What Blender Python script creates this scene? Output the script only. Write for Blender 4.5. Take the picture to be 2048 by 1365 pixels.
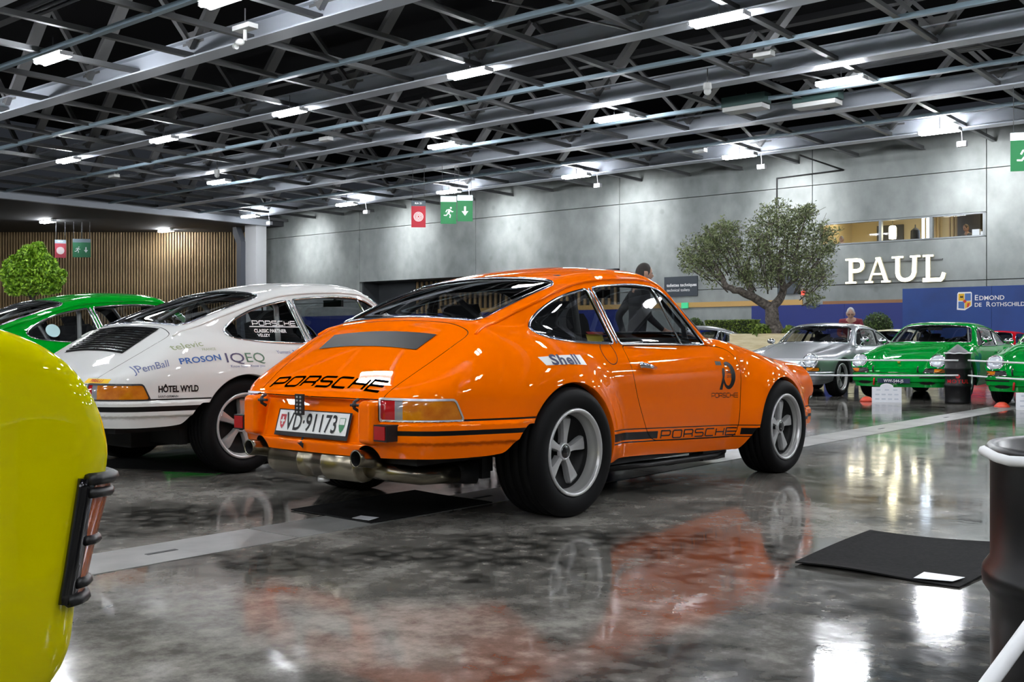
import bpy, bmesh, math, random
import numpy as np
from mathutils import Vector, Matrix
from mathutils.bvhtree import BVHTree
random.seed(7)
for o in list(bpy.data.objects): bpy.data.objects.remove(o)
SC = bpy.context.scene
# ---------------------------------------------------------------- camera
CAM_H = 0.864
FPX = 2119.0
cam = bpy.data.cameras.new('camera'); cam_o = bpy.data.objects.new('camera', cam)
cam_o.location = (0, 0, CAM_H)
cam_o.rotation_euler = (math.radians(90.04), 0, 0)
cam.sensor_width = 36.0; cam.lens = 36.0*FPX/2048
cam.clip_start = .05; cam.clip_end = 300
SC.collection.objects.link(cam_o); SC.camera = cam_o
# ---------------------------------------------------------------- world, exposure
w = bpy.data.worlds.new('world'); SC.world = w; w.use_nodes = True
w.node_tree.nodes['Background'].inputs[0].default_value = (.55, .62, .75, 1)
w.node_tree.nodes['Background'].inputs[1].default_value = .012
SC.view_settings.view_transform = 'Standard'; SC.view_settings.look = 'None'
SC.view_settings.exposure = 1.62; SC.view_settings.gamma = 1.0
SC.view_settings.use_curve_mapping = False
WALL_FLOOD = 300.0             # watts of each floodlight along the concrete wall
LAMP_STRENGTH = 60.0          # the LED battens under the hall roof
# ------------------------------------------------------------------ helpers
COL = bpy.context.scene.collection

def link(o, parent=None):
    COL.objects.link(o)
    if parent is not None:
        o.parent = parent
    return o

def mesh_from(name, verts, faces, mats, fmat=None, normals=None, smooth=True):
    me = bpy.data.meshes.new(name)
    me.from_pydata([tuple(v) for v in verts], [], [tuple(f) for f in faces])
    for m in mats:
        me.materials.append(m)
    if fmat is not None:
        me.polygons.foreach_set('material_index', np.asarray(fmat, dtype=np.int32))
    me.polygons.foreach_set('use_smooth', np.full(len(me.polygons), bool(smooth)))
    me.update()
    if normals is not None:
        me.normals_split_custom_set_from_vertices([tuple(n) for n in normals])
    return me

def obj(name, me, parent=None, loc=None, rot=None):
    o = bpy.data.objects.new(name, me)
    if loc is not None: o.location = loc
    if rot is not None: o.rotation_euler = rot
    return link(o, parent)

def tag(o, label=None, cat=None, group=None, kind=None):
    if label: o['label'] = label
    if cat: o['category'] = cat
    if group: o['group'] = group
    if kind: o['kind'] = kind
    return o

def empty(name, loc=(0, 0, 0), rz=0.0, parent=None):
    o = bpy.data.objects.new(name, None)
    o.empty_display_size = 0.1
    o.location = loc
    o.rotation_euler = (0, 0, rz)
    return link(o, parent)

class MB:
    """collects boxes, tubes, lathes and prisms into one mesh"""
    def __init__(s):
        s.v = []; s.f = []; s.m = []; s.sm = []
    def add(s, verts, faces, mi=0, smooth=False):
        o = len(s.v)
        s.v += [tuple(map(float, v)) for v in verts]
        for f in faces:
            s.f.append(tuple(i + o for i in f)); s.m.append(mi); s.sm.append(smooth)
        return s
    def box(s, a, b, mi=0):
        x0, y0, z0 = a; x1, y1, z1 = b
        v = [(x0,y0,z0),(x1,y0,z0),(x1,y1,z0),(x0,y1,z0),(x0,y0,z1),(x1,y0,z1),(x1,y1,z1),(x0,y1,z1)]
        return s.add(v, [(0,3,2,1),(4,5,6,7),(0,1,5,4),(1,2,6,5),(2,3,7,6),(3,0,4,7)], mi)
    def bar(s, p, q, w, h, up=(0,0,1), mi=0):
        """a bar of rectangular section from p to q"""
        p = Vector(p); q = Vector(q); d = (q-p).normalized(); up = Vector(up)
        if abs(d.dot(up)) > .98: up = Vector((1,0,0))
        r = d.cross(up).normalized(); u = r.cross(d)
        v = []
        for c in (p, q):
            for a, b in ((-1,-1),(1,-1),(1,1),(-1,1)):
                v.append(c + r*(a*w/2) + u*(b*h/2))
        return s.add(v, [(0,1,2,3),(7,6,5,4),(0,4,5,1),(1,5,6,2),(2,6,7,3),(3,7,4,0)], mi)
    def tube(s, pts, r, n=8, mi=0, closed=False, caps=True, flat=None):
        pts = [Vector(p) for p in pts]; N = len(pts)
        rs = r if isinstance(r, (list, tuple)) else [r]*N
        prev = None; base = len(s.v); rings = []
        for i, p in enumerate(pts):
            if closed: t = pts[(i+1) % N] - pts[i-1]
            else: t = pts[min(i+1, N-1)] - pts[max(i-1, 0)]
            t.normalize()
            if prev is None:
                a = Vector((0,0,1)) if abs(t.z) < .9 else Vector((1,0,0))
                nrm = t.cross(a).normalized()
            else:
                nrm = (prev - t*prev.dot(t)).normalized()
            prev = nrm; b = t.cross(nrm)
            ring = []
            for k in range(n):
                an = 2*math.pi*k/n
                ring.append(p + nrm*(math.cos(an)*rs[i]) + b*(math.sin(an)*rs[i]))
            rings.append(ring)
        v = [q for ring in rings for q in ring]; f = []
        M = N if closed else N-1
        for i in range(M):
            j = (i+1) % N
            for k in range(n):
                l = (k+1) % n
                f.append((i*n+k, i*n+l, j*n+l, j*n+k))
        if caps and not closed:
            f.append(tuple(range(n))[::-1]); f.append(tuple((N-1)*n+k for k in range(n)))
        return s.add(v, f, mi, True)
    def lathe(s, prof, n=32, axis='z', c=(0,0,0), mi=0, smooth=True, mis=None):
        """prof: (radius, height) pairs"""
        v = []; f = []; N = len(prof)
        for r, h in prof:
            for k in range(n):
                a = 2*math.pi*k/n
                if axis == 'z': v.append((c[0]+r*math.cos(a), c[1]+r*math.sin(a), c[2]+h))
                elif axis == 'y': v.append((c[0]+r*math.cos(a), c[1]+h, c[2]+r*math.sin(a)))
                else: v.append((c[0]+h, c[1]+r*math.cos(a), c[2]+r*math.sin(a)))
        for i in range(N-1):
            for k in range(n):
                l = (k+1) % n
                f.append((i*n+k, i*n+l, (i+1)*n+l, (i+1)*n+k))
        return s.add(v, f, mi, smooth)
    def prism(s, poly, d0, d1, axis='y', mi=0):
        """extrude a 2-D polygon; axis is the extrusion axis"""
        n = len(poly)
        def P(a, b, d):
            return {'y': (a, d, b), 'z': (a, b, d), 'x': (d, a, b)}[axis]
        v = [P(a, b, d0) for a, b in poly] + [P(a, b, d1) for a, b in poly]
        f = [tuple(range(n))[::-1], tuple(range(n, 2*n))]
        for i in range(n):
            j = (i+1) % n
            f.append((i, j, n+j, n+i))
        return s.add(v, f, mi)
    def quad(s, a, b, c, d, mi=0):
        return s.add([a, b, c, d], [(0,1,2,3)], mi)
    def sphere(s, c, r, n=12, m=8, mi=0, sc=(1,1,1)):
        v = []; f = []
        for i in range(m+1):
            t = math.pi*i/m
            for k in range(n):
                a = 2*math.pi*k/n
                v.append((c[0]+sc[0]*r*math.sin(t)*math.cos(a), c[1]+sc[1]*r*math.sin(t)*math.sin(a), c[2]+sc[2]*r*math.cos(t)))
        for i in range(m):
            for k in range(n):
                l = (k+1) % n
                f.append((i*n+k, (i+1)*n+k, (i+1)*n+l, i*n+l))
        return s.add(v, f, mi, True)
    def mesh(s, name, mats):
        me = bpy.data.meshes.new(name)
        me.from_pydata(s.v, [], s.f)
        for m in (mats if isinstance(mats, (list, tuple)) else [mats]): me.materials.append(m)
        me.polygons.foreach_set('material_index', np.asarray(s.m, dtype=np.int32))
        me.polygons.foreach_set('use_smooth', np.asarray(s.sm, dtype=bool))
        me.update()
        bm = bmesh.new(); bm.from_mesh(me)
        bmesh.ops.recalc_face_normals(bm, faces=bm.faces)
        bm.to_mesh(me); bm.free()
        return me
    def build(s, name, mats, parent=None, loc=None, rot=None):
        return obj(name, s.mesh(name, mats), parent, loc, rot)

# ---------------------------------------------------------------- materials
def mat(name, col, rough=.5, metal=0.0, coat=0.0, spec=.5, emit=None, estr=0.0, trans=0.0, coatr=.03, ior=1.5):
    m = bpy.data.materials.new(name); m.use_nodes = True
    b = m.node_tree.nodes['Principled BSDF']
    b.inputs['Base Color'].default_value = (*col, 1)
    b.inputs['Roughness'].default_value = rough
    b.inputs['Metallic'].default_value = metal
    b.inputs['Coat Weight'].default_value = coat
    b.inputs['Coat Roughness'].default_value = coatr
    b.inputs['Specular IOR Level'].default_value = spec
    b.inputs['IOR'].default_value = ior
    b.inputs['Transmission Weight'].default_value = trans
    if emit:
        b.inputs['Emission Color'].default_value = (*emit, 1)
        b.inputs['Emission Strength'].default_value = estr
    return m

def nd(m, t, **kw):
    n = m.node_tree.nodes.new(t)
    for k, v in kw.items(): setattr(n, k, v)
    return n

def lk(m, a, b): m.node_tree.links.new(a, b)

def noise_mix(m, c1, c2, scale=5.0, detail=6.0, rough=.6, lo=.35, hi=.65, vec='Object', bump=0.0, mapscale=None, inp='Base Color'):
    """mottles the base colour between c1 and c2"""
    b = m.node_tree.nodes['Principled BSDF']
    tc = nd(m, 'ShaderNodeTexCoord'); src = tc.outputs[vec]
    if mapscale:
        mp = nd(m, 'ShaderNodeMapping'); mp.inputs['Scale'].default_value = mapscale
        lk(m, src, mp.inputs['Vector']); src = mp.outputs['Vector']
    n = nd(m, 'ShaderNodeTexNoise'); n.inputs['Scale'].default_value = scale
    n.inputs['Detail'].default_value = detail; n.inputs['Roughness'].default_value = rough
    lk(m, src, n.inputs['Vector'])
    r = nd(m, 'ShaderNodeValToRGB')
    r.color_ramp.elements[0].position = lo; r.color_ramp.elements[1].position = hi
    r.color_ramp.elements[0].color = (*c1, 1); r.color_ramp.elements[1].color = (*c2, 1)
    lk(m, n.outputs['Fac'], r.inputs['Fac']); lk(m, r.outputs['Color'], b.inputs[inp])
    if bump:
        bp = nd(m, 'ShaderNodeBump'); bp.inputs['Strength'].default_value = bump; bp.inputs['Distance'].default_value = .02
        lk(m, n.outputs['Fac'], bp.inputs['Height']); lk(m, bp.outputs['Normal'], b.inputs['Normal'])
    return m

def glass_mat(name, tint, refl=1.0):
    """thin pane: tinted see-through film with a fresnel reflection"""
    m = bpy.data.materials.new(name); m.use_nodes = True
    nt = m.node_tree; nt.nodes.clear()
    out = nt.nodes.new('ShaderNodeOutputMaterial'); mix = nt.nodes.new('ShaderNodeMixShader')
    tr = nt.nodes.new('ShaderNodeBsdfTransparent'); gl = nt.nodes.new('ShaderNodeBsdfGlossy'); lw = nt.nodes.new('ShaderNodeLayerWeight'); pw = nt.nodes.new('ShaderNodeMath'); fr = nt.nodes.new('ShaderNodeMath')
    tr.inputs['Color'].default_value = (*tint, 1); gl.inputs['Roughness'].default_value = .01
    gl.inputs['Color'].default_value = (refl, refl, refl, 1)
    pw.operation = 'POWER'; pw.inputs[1].default_value = 4.0; fr.operation = 'MULTIPLY_ADD'; fr.inputs[1].default_value = .85; fr.inputs[2].default_value = .07
    nt.links.new(lw.outputs['Facing'], pw.inputs[0]); nt.links.new(pw.outputs[0], fr.inputs[0])
    nt.links.new(fr.outputs[0], mix.inputs[0]); nt.links.new(tr.outputs[0], mix.inputs[1])
    nt.links.new(gl.outputs[0], mix.inputs[2]); nt.links.new(mix.outputs[0], out.inputs[0])
    return m

def emit_mat(name, col, s):
    m = bpy.data.materials.new(name); m.use_nodes = True
    nt = m.node_tree; nt.nodes.clear()
    out = nt.nodes.new('ShaderNodeOutputMaterial'); e = nt.nodes.new('ShaderNodeEmission')
    e.inputs[0].default_value = (*col, 1); e.inputs[1].default_value = s
    nt.links.new(e.outputs[0], out.inputs[0])
    return m

def srgb(r, g, b):
    f = lambda c: (c/255/12.92) if c/255 <= .04045 else ((c/255+.055)/1.055)**2.4
    return (f(r), f(g), f(b))

# ------------------------------------------------------------------ writing
def text_mesh(s, size=1.0, bold=0.0, sx=1.0, shear=0.0, space=1.0, thick=0.0, align='CENTER'):
    """verts (x,y,z) and faces of a line of the built-in sans lettering"""
    cu = bpy.data.curves.new('t', 'FONT'); cu.body = s; cu.size = size; cu.offset = bold*size
    cu.shear = shear; cu.space_character = space; cu.align_x = align; cu.resolution_u = 3; cu.extrude = thick
    o = bpy.data.objects.new('t', cu)
    me = bpy.data.meshes.new_from_object(o)
    v = [(p.co.x*sx, p.co.y, p.co.z) for p in me.vertices]; f = [tuple(p.vertices) for p in me.polygons]
    bpy.data.objects.remove(o); bpy.data.meshes.remove(me); bpy.data.curves.remove(cu)
    return v, f

def strokes_mesh(paths, w):
    """flat ribbons of width w along 2-D paths (mitred)"""
    V = []; F = []
    for path in paths:
        p = [Vector(q) for q in path]; closed = (p[0]-p[-1]).length < 1e-6
        if closed: p = p[:-1]
        n = len(p); L = []; R = []
        for i in range(n):
            a = p[i]-p[i-1] if (i > 0 or closed) else p[1]-p[0]
            b = p[(i+1) % n]-p[i] if (i < n-1 or closed) else a
            a = a.normalized(); b = b.normalized()
            na = Vector((-a.y, a.x)); nb = Vector((-b.y, b.x))
            m = (na+nb); m = m.normalized() if m.length > 1e-6 else na
            k = min(1/max(m.dot(na), .3), 2.2)
            L.append(p[i]+m*(w/2*k)); R.append(p[i]-m*(w/2*k))
        o = len(V); V += [(q.x, q.y, 0) for q in L] + [(q.x, q.y, 0) for q in R]
        for i in range(n if closed else n-1):
            j = (i+1) % n
            F.append((o+i, o+j, o+n+j, o+n+i))
    return V, F

# the wide square-shouldered letters of the marque: 1.5 wide, 1 high
GLY = {
 'P': [[(0,0),(0,1),(1.25,1),(1.4,.85),(1.4,.5),(1.25,.36),(0,.36)]],
 'O': [[(.15,0),(0,.15),(0,.85),(.15,1),(1.25,1),(1.4,.85),(1.4,.15),(1.25,0),(.15,0)]],
 'R': [[(0,0),(0,1),(1.25,1),(1.4,.85),(1.4,.55),(1.25,.42),(0,.42)], [(.95,.42),(1.25,.42),(1.4,.3),(1.4,0)]],
 'S': [[(1.38,1),(.15,1),(0,.88),(0,.64),(.15,.52),(1.25,.52),(1.4,.4),(1.4,.13),(1.25,0),(.0,0)]],
 'C': [[(1.4,1),(.15,1),(0,.85),(0,.15),(.15,0),(1.4,0)]],
 'H': [[(0,0),(0,1)], [(1.4,0),(1.4,1)], [(0,.5),(1.4,.5)]],
 'E': [[(1.4,1),(0,1),(0,0),(1.4,0)], [(0,.5),(1.4,.5)]],
}
def marque(h=1.0, w=.155, wide=1.0, shear=0.0):
    V = []; F = []; x = 0
    for ch in 'PORSCHE':
        v, f = strokes_mesh(GLY[ch], w)
        o = len(V); V += [((a+x)*wide + shear*b, b, 0) for a, b, c in v]; F += [tuple(i+o for i in q) for q in f]
        x += 1.4+.42
    W = (x-.42)*wide
    return [((a-W/2)*h, (b-.5)*h, 0) for a, b, c in V], F, W*h

def subdivide_flat(V, F, L):
    """cut flat lettering into short pieces so that it can follow a curved panel"""
    bm = bmesh.new(); vs = [bm.verts.new(v) for v in V]
    for f in F:
        try: bm.faces.new([vs[i] for i in f])
        except ValueError: pass
    bmesh.ops.triangulate(bm, faces=bm.faces)
    for _ in range(5):
        e = [x for x in bm.edges if x.calc_length() > L]
        if not e: break
        bmesh.ops.subdivide_edges(bm, edges=e, cuts=1)
        bmesh.ops.triangulate(bm, faces=bm.faces)
    bm.verts.index_update()
    v = [tuple(x.co) for x in bm.verts]; f = [tuple(x.index for x in q.verts) for q in bm.faces]
    bm.free(); return v, f
# ------------------------------------------------------------------ the hall
TH = math.atan2(-.637, .771)              # hall axes: u along the concrete wall, v towards it
def UV(u, v, z=0.0): return (.771*u+.637*v, -.637*u+.771*v, z)
def uvobj(b, name, mats, parent=None, base=None, kind=None):
    """a mesh written in hall coordinates; its origin goes to base (u, v, z)"""
    if base is None:
        vs = np.array(b.v); base = ((vs[:, 0].min()+vs[:, 0].max())/2, (vs[:, 1].min()+vs[:, 1].max())/2, vs[:, 2].min())
    b.v = [(x-base[0], y-base[1], z-base[2]) for x, y, z in b.v]
    o = b.build(name, mats, parent)
    if parent is None:
        o.location = UV(*base); o.rotation_euler = (0, 0, TH)
    else:
        o.location = base if not parent.get('_base') else tuple(base[i]-parent['_base'][i] for i in range(3))
    if kind: o['kind'] = kind
    return o
def uvroot(name, base):
    o = empty(name, UV(*base), TH); o['_base'] = list(base); return o

H = 7.5; WV = 37.6
# floor: polished concrete
fm = mat('polished_concrete', (.12,.12,.12), .16, spec=.5)
def floor_nodes(m):
    b = m.node_tree.nodes['Principled BSDF']; tc = nd(m, 'ShaderNodeTexCoord')
    def noise(sc, det, ro, scale=None):
        n = nd(m, 'ShaderNodeTexNoise'); n.inputs['Scale'].default_value = sc; n.inputs['Detail'].default_value = det; n.inputs['Roughness'].default_value = ro
        src = tc.outputs['Object']
        if scale: 
            mp = nd(m, 'ShaderNodeMapping'); mp.inputs['Scale'].default_value = scale; lk(m, src, mp.inputs['Vector']); src = mp.outputs[0]
        lk(m, src, n.inputs['Vector']); return n.outputs['Fac']
    def mad(a, k, c):
        x = nd(m, 'ShaderNodeMath', operation='MULTIPLY_ADD'); lk(m, a, x.inputs[0]); x.inputs[1].default_value = k
        if isinstance(c, (int, float)): x.inputs[2].default_value = c
        else: lk(m, c, x.inputs[2])
        return x.outputs[0]
    big = noise(.45, 6, .6); mid = noise(2.2, 10, .72); fine = noise(11, 8, .75)
    vo = nd(m, 'ShaderNodeTexVoronoi'); vo.inputs['Scale'].default_value = 13; vo.feature = 'SMOOTH_F1'; vo.inputs['Smoothness'].default_value = .4
    lk(m, tc.outputs['Object'], vo.inputs['Vector'])
    msk = nd(m, 'ShaderNodeMapRange'); msk.inputs['From Min'].default_value = .46; msk.inputs['From Max'].default_value = .60; lk(m, noise(.7, 4, .6), msk.inputs['Value'])
    vm = nd(m, 'ShaderNodeMath', operation='MULTIPLY'); lk(m, vo.outputs['Distance'], vm.inputs[0]); lk(m, msk.outputs[0], vm.inputs[1])
    t = mad(big, .50, -.11); t = mad(mid, .80, t); t = mad(fine, .62, t); t = mad(vm.outputs[0], -.55, t)
    r1 = nd(m, 'ShaderNodeValToRGB'); e = r1.color_ramp.elements
    e[0].position = .48; e[0].color = (.028,.027,.024,1); e[1].position = 1.05; e[1].color = (.31,.295,.265,1)
    k = e.new(.78); k.color = (.130,.123,.110,1)
    lk(m, t, r1.inputs['Fac']); lk(m, r1.outputs['Color'], b.inputs['Base Color'])
    r2 = nd(m, 'ShaderNodeMapRange'); r2.inputs['From Min'].default_value = .35; r2.inputs['From Max'].default_value = .65
    r2.inputs['To Min'].default_value = .04; r2.inputs['To Max'].default_value = .15
    lk(m, mid, r2.inputs['Value']); lk(m, r2.outputs[0], b.inputs['Roughness'])
    b.inputs['Specular IOR Level'].default_value = .22
    bp = nd(m, 'ShaderNodeBump'); bp.inputs['Strength'].default_value = .16; bp.inputs['Distance'].default_value = .004
    lk(m, mad(noise(22, 4, .6), .30, noise(3.2, 3, .55)), bp.inputs['Height']); lk(m, bp.outputs['Normal'], b.inputs['Normal'])
floor_nodes(fm)
b = MB(); b.box((-85,-32,-.2),(34,46,0)); fl = uvobj(b, 'floor', fm); tag(fl, kind='structure')
plate_m = mat('pale_floor_strip', (.36,.36,.35), .30); noise_mix(plate_m, (.16,.16,.155), (.29,.29,.28), 3.0)
slot_m = mat('floor_slot', (.02,.02,.02), .6)
strip = uvroot('trim_1', (-3.87,0,0)); tag(strip, kind='structure')
for i in range(34):
    b = MB(); v0 = -2+i*1.0; b.box((-4.05,v0,-.01),(-3.69,v0+.988,.0025)); q = uvobj(b, 'cover_plate', plate_m, strip)
    if i % 2 == 0:
        b = MB(); b.box((-3.88,v0+.36,.0),(-3.855,v0+.50,.004)); o = b.build('plate_slot', slot_m, q); o.location = tuple(-np.array(q.location)-np.array([-3.87,0,0]))
# concrete wall in cast panels
cw = mat('cast_concrete', (.40,.42,.42), .75, spec=.3)
def concrete(m, c1, c2):
    b = m.node_tree.nodes['Principled BSDF']; tc = nd(m, 'ShaderNodeTexCoord')
    geo = nd(m, 'ShaderNodeNewGeometry')
    mp = nd(m, 'ShaderNodeMapping'); mp.inputs['Scale'].default_value = (.32,.32,.24); lk(m, geo.outputs['Position'], mp.inputs['Vector'])
    n = nd(m, 'ShaderNodeTexNoise'); n.inputs['Scale'].default_value = 1.0; n.inputs['Detail'].default_value = 10; n.inputs['Roughness'].default_value = .65; lk(m, mp.outputs[0], n.inputs['Vector'])
    r = nd(m, 'ShaderNodeValToRGB'); r.color_ramp.elements[0].position = .28; r.color_ramp.elements[1].position = .72
    r.color_ramp.elements[0].color = (*c1,1); r.color_ramp.elements[1].color = (*c2,1); lk(m, n.outputs['Fac'], r.inputs['Fac'])
    # tie holes and board marks
    vo = nd(m, 'ShaderNodeTexVoronoi'); vo.inputs['Scale'].default_value = .85; vo.inputs['Randomness'].default_value = .35; lk(m, geo.outputs['Position'], vo.inputs['Vector'])
    st = nd(m, 'ShaderNodeMapRange'); st.inputs['From Min'].default_value = .05; st.inputs['From Max'].default_value = .12; st.inputs['To Min'].default_value = .80; st.inputs['To Max'].default_value = 1.0; lk(m, vo.outputs['Distance'], st.inputs['Value'])
    n2 = nd(m, 'ShaderNodeTexNoise'); n2.inputs['Scale'].default_value = 6; n2.inputs['Detail'].default_value = 6; lk(m, mp.outputs[0], n2.inputs['Vector'])
    s2 = nd(m, 'ShaderNodeMapRange'); s2.inputs['From Min'].default_value = .3; s2.inputs['From Max'].default_value = .7; s2.inputs['To Min'].default_value = .82; s2.inputs['To Max'].default_value = 1.08; lk(m, n2.outputs['Fac'], s2.inputs['Value'])
    mm = nd(m, 'ShaderNodeMath', operation='MULTIPLY'); lk(m, st.outputs[0], mm.inputs[0]); lk(m, s2.outputs[0], mm.inputs[1])
    mx = nd(m, 'ShaderNodeVectorMath', operation='SCALE'); lk(m, r.outputs['Color'], mx.inputs[0]); lk(m, mm.outputs[0], mx.inputs['Scale']); lk(m, mx.outputs[0], b.inputs['Base Color'])
concrete(cw, (.185,.204,.202), (.32,.342,.332))
joint_m = mat('wall_joint', (.03,.03,.03), .9)
wall = uvroot('wall_back', (-20, WV, 0)); tag(wall, kind='structure')
SEAM = [-49.8,-41.4,-33.3,-25.14,-16.53,-10.38,-4.0,2.2,8.4,14.6,20.8]
def panel(u0, u1, z0, z1):
    b = MB(); g = .014; b.box((u0+g,WV,z0+g),(u1-g,WV+.22,z1-g)); uvobj(b, 'panel', cw, wall)
for i in range(len(SEAM)-1):
    a, c = SEAM[i], SEAM[i+1]
    if a == -16.53:
        panel(a,c,0,2.95); panel(a,c,2.95,4.42); panel(a,c,5.24,6.7); panel(a,-16.24,4.42,5.24); panel(-10.46,c,4.42,5.24)
    elif a in (-41.4,-33.3): panel(a,c,3.97,6.7)
    else: panel(a,c,0,2.95); panel(a,c,2.95,6.7)
    panel(a,c,6.7,8.7)
b = MB()
b.box((-49.8,WV+.22,3.97),(-16.53,WV+.26,8.7)); b.box((-49.8,WV+.22,0),(-41.4,WV+.26,3.97)); b.box((-25.14,WV+.22,0),(-16.24,WV+.26,3.97)); b.box((-16.6,WV+.22,0),(20.8,WV+.26,4.44)); b.box((-16.6,WV+.22,5.23),(20.8,WV+.26,8.7)); b.box((-10.46,WV+.22,4.4),(20.8,WV+.26,5.3)); b.box((-17,WV+.22,4.0),(-16.24,WV+.26,5.3))
uvobj(b, 'panel_backing', joint_m, wall)
# recess with slatted doors
dk = mat('dark_grey_reveal', (.055,.06,.066), .6); woodslat = mat('slat_oak', (.34,.23,.11), .55); noise_mix(woodslat, (.27,.18,.085), (.42,.285,.14), 2.0, mapscale=(6,6,.4))
blackwall = mat('black_backing', (.012,.012,.012), .8)
b = MB(); b.box((-41.4,WV+1.4,0),(-25.1,WV+1.5,4)); b.box((-41.44,WV+.2,0),(-41.3,WV+1.4,4)); b.box((-25.2,WV+.2,0),(-25.06,WV+1.4,4)); b.box((-41.4,WV+.2,3.97),(-25.1,WV+1.4,4.05)); b.box((-41.4,WV+1.3,0),(-38.6,WV+1.4,3.97))
nic = uvobj(b, 'wall_recess', dk); tag(nic, kind='structure'); nic['_base'] = [-33.25, WV+.85, 0]
sm = MB(); sm.box((-.06,-.04,0),(.06,.04,3.9)); slatme = sm.mesh('slat', woodslat)
for i in range(40):
    o = obj('slat', slatme, nic); o.location = (-38.4+i*.33+33.25, WV+1.26-(WV+.85), .03)
# window band with the room behind
cream = mat('cream_plaster', (.62,.50,.28), .8); frame_m = mat('window_frame', (.22,.24,.25), .5)
room = uvroot('wall_room', (-13.4, WV+2, 3.5)); tag(room, kind='structure')
def rm(a, c, name, m):
    b = MB(); b.box(a, c); return uvobj(b, name, m, room)
rm((-16.4,WV+3.2,3.4),(-10.3,WV+3.3,5.8),'room_wall',cream); rm((-16.5,WV+.3,3.4),(-16.3,WV+3.2,5.8),'room_wall',cream); rm((-10.4,WV+.3,3.4),(-10.2,WV+3.2,5.8),'room_wall',cream)
rm((-16.4,WV+.3,3.4),(-10.3,WV+3.2,3.5),'room_floor',mat('room_floor',(.2,.15,.1),.5)); rm((-16.4,WV+.3,5.7),(-10.3,WV+3.2,5.8),'room_ceiling',mat('room_ceiling',(.7,.68,.6),.8))
rm((-15.25,WV+3.05,3.5),(-14.25,WV+3.2,5.35),'dark_door',mat('grey_door',(.07,.07,.065),.5)); rm((-12.05,WV+2.4,3.5),(-11.25,WV+3.1,5.7),'dark_partition',mat('dark_partition',(.03,.028,.03),.5))
rm((-10.95,WV+2.9,4.85),(-10.5,WV+3.2,5.35),'picture',mat('brown_board',(.16,.11,.06),.6))
win = uvroot('window_1', (-13.35,WV,4.42)); tag(win, kind='structure')
for a, c in (((-16.3,4.42),(-10.42,4.47)),((-16.3,5.19),(-10.42,5.24)),((-16.3,4.42),(-16.22,5.24)),((-10.5,4.42),(-10.42,5.24)),((-14.03,4.42),(-13.93,5.24)),((-12.25,4.42),(-12.15,5.24))):
    b = MB(); b.box((a[0],WV-.02,a[1]),(c[0],WV+.14,c[1])); uvobj(b, 'window_frame', frame_m, win)
for a, c in ((-16.22,-14.03),(-13.93,-12.25),(-12.15,-10.5)):
    b = MB(); b.box((a,WV+.05,4.47),(c,WV+.06,5.19)); uvobj(b, 'pane', glass_mat('clear_glass_pane', (.92,.94,.95), .06), win)
for i in range(9):
    b = MB(); uu = -13.15+i*.13; b.box((uu,WV+2.9,3.6),(uu+.05,WV+2.96,5.7)); 
    if not (3 <= i <= 4): uvobj(b, 'slat', woodslat, room)
# wood rail and skirting on the wall
ochre = mat('ochre_rail', (.50,.30,.09), .5)
b = MB(); b.box((-36,WV-.07,2.25),(-16.9,WV,2.45)); o = uvobj(b, 'trim_2', ochre); tag(o, kind='structure')
b = MB(); b.box((-16.1,WV-.07,2.2),(-10.6,WV,2.36)); o = uvobj(b, 'trim_3', mat('brown_rail', (.25,.11,.04), .5)); tag(o, kind='structure')
# slatted wall on the left, facing the hall
lw = empty('wall_left', (-24.2, 62.2, 0)); tag(lw, kind='structure')
b = MB(); b.box((-22,.12,0),(9.0,.3,7.4)); b.build('backing', blackwall, lw)
sm = MB(); sm.box((-.04,-.06,0),(.04,.06,7.3)); slme = sm.mesh('slat', woodslat)
for i in range(112):
    o = obj('slat', slme, lw); o.location = (-9.0+i*.1605, 0, 0)
b = MB(); b.box((-22,-.05,0),(-9.1,.12,7.3)); b.build('slat_field', woodslat, lw)
# other sides of the hall, out of the picture
side_m = mat('side_wall', (.48,.49,.48), .8)
for nm, a, c in (('wall_right',(32,-32,0),(32.3,46,8.7)),('wall_front',(-85,-32.3,0),(34,-32,11)),('wall_side',(-85.3,-32,0),(-85,46,8))):
    b = MB(); b.box(a, c); o = uvobj(b, nm, side_m); tag(o, kind='structure')
b = MB(); b.box((20.8,WV,0),(32,WV+.3,8.7)); o = uvobj(b, 'wall_end', side_m); tag(o, kind='structure')
# ------------------------------------------------------------------ roof
roof = uvroot('ceiling', (0,0,0)); tag(roof, kind='structure')
steel_l = mat('grey_beam_paint', (.54,.58,.65), .45); steel_d = mat('dark_purlin_paint', (.14,.145,.15), .5); steel_m = mat('brace_paint', (.20,.20,.205), .5); steel_b = mat('blue_grey_tube', (.28,.38,.45), .4)
roofdark = mat('black_roof_deck', (.003,.003,.0035), .95, spec=.1)
b = MB(); b.box((-47.7,-32,H+3.3),(33,46,H+3.5)); uvobj(b, 'roof_deck', roofdark, roof)
U0, U1 = -47.5, 30.0
beam = MB(); beam.box((U0,-.24,0),(U1,.24,.035)); beam.box((U0,-.012,.035),(U1,.012,.46)); beam.box((U0,-.16,.46),(U1,.16,.49)); beamme = beam.mesh('bottom_chord', steel_l)
tc_ = MB(); tc_.box((U0,-.15,2.75),(U1,.15,2.95)); tcme = tc_.mesh('top_chord', mat('dark_chord_paint', (.02,.02,.022), .6))
dg = MB(); dg.bar((0,0,.30),(2.32,0,2.80),.13,.30,(0,1,0)); dgme = dg.mesh('brace', steel_m)
dg = MB(); dg.bar((0,0,.30),(-2.32,0,2.80),.10,.16,(0,1,0)); dgm2 = dg.mesh('brace', steel_m)
gp = MB(); gp.box((-.42,-.02,.40),(.42,.02,.70)); gpme = gp.mesh('gusset_plate', steel_m)
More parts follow.
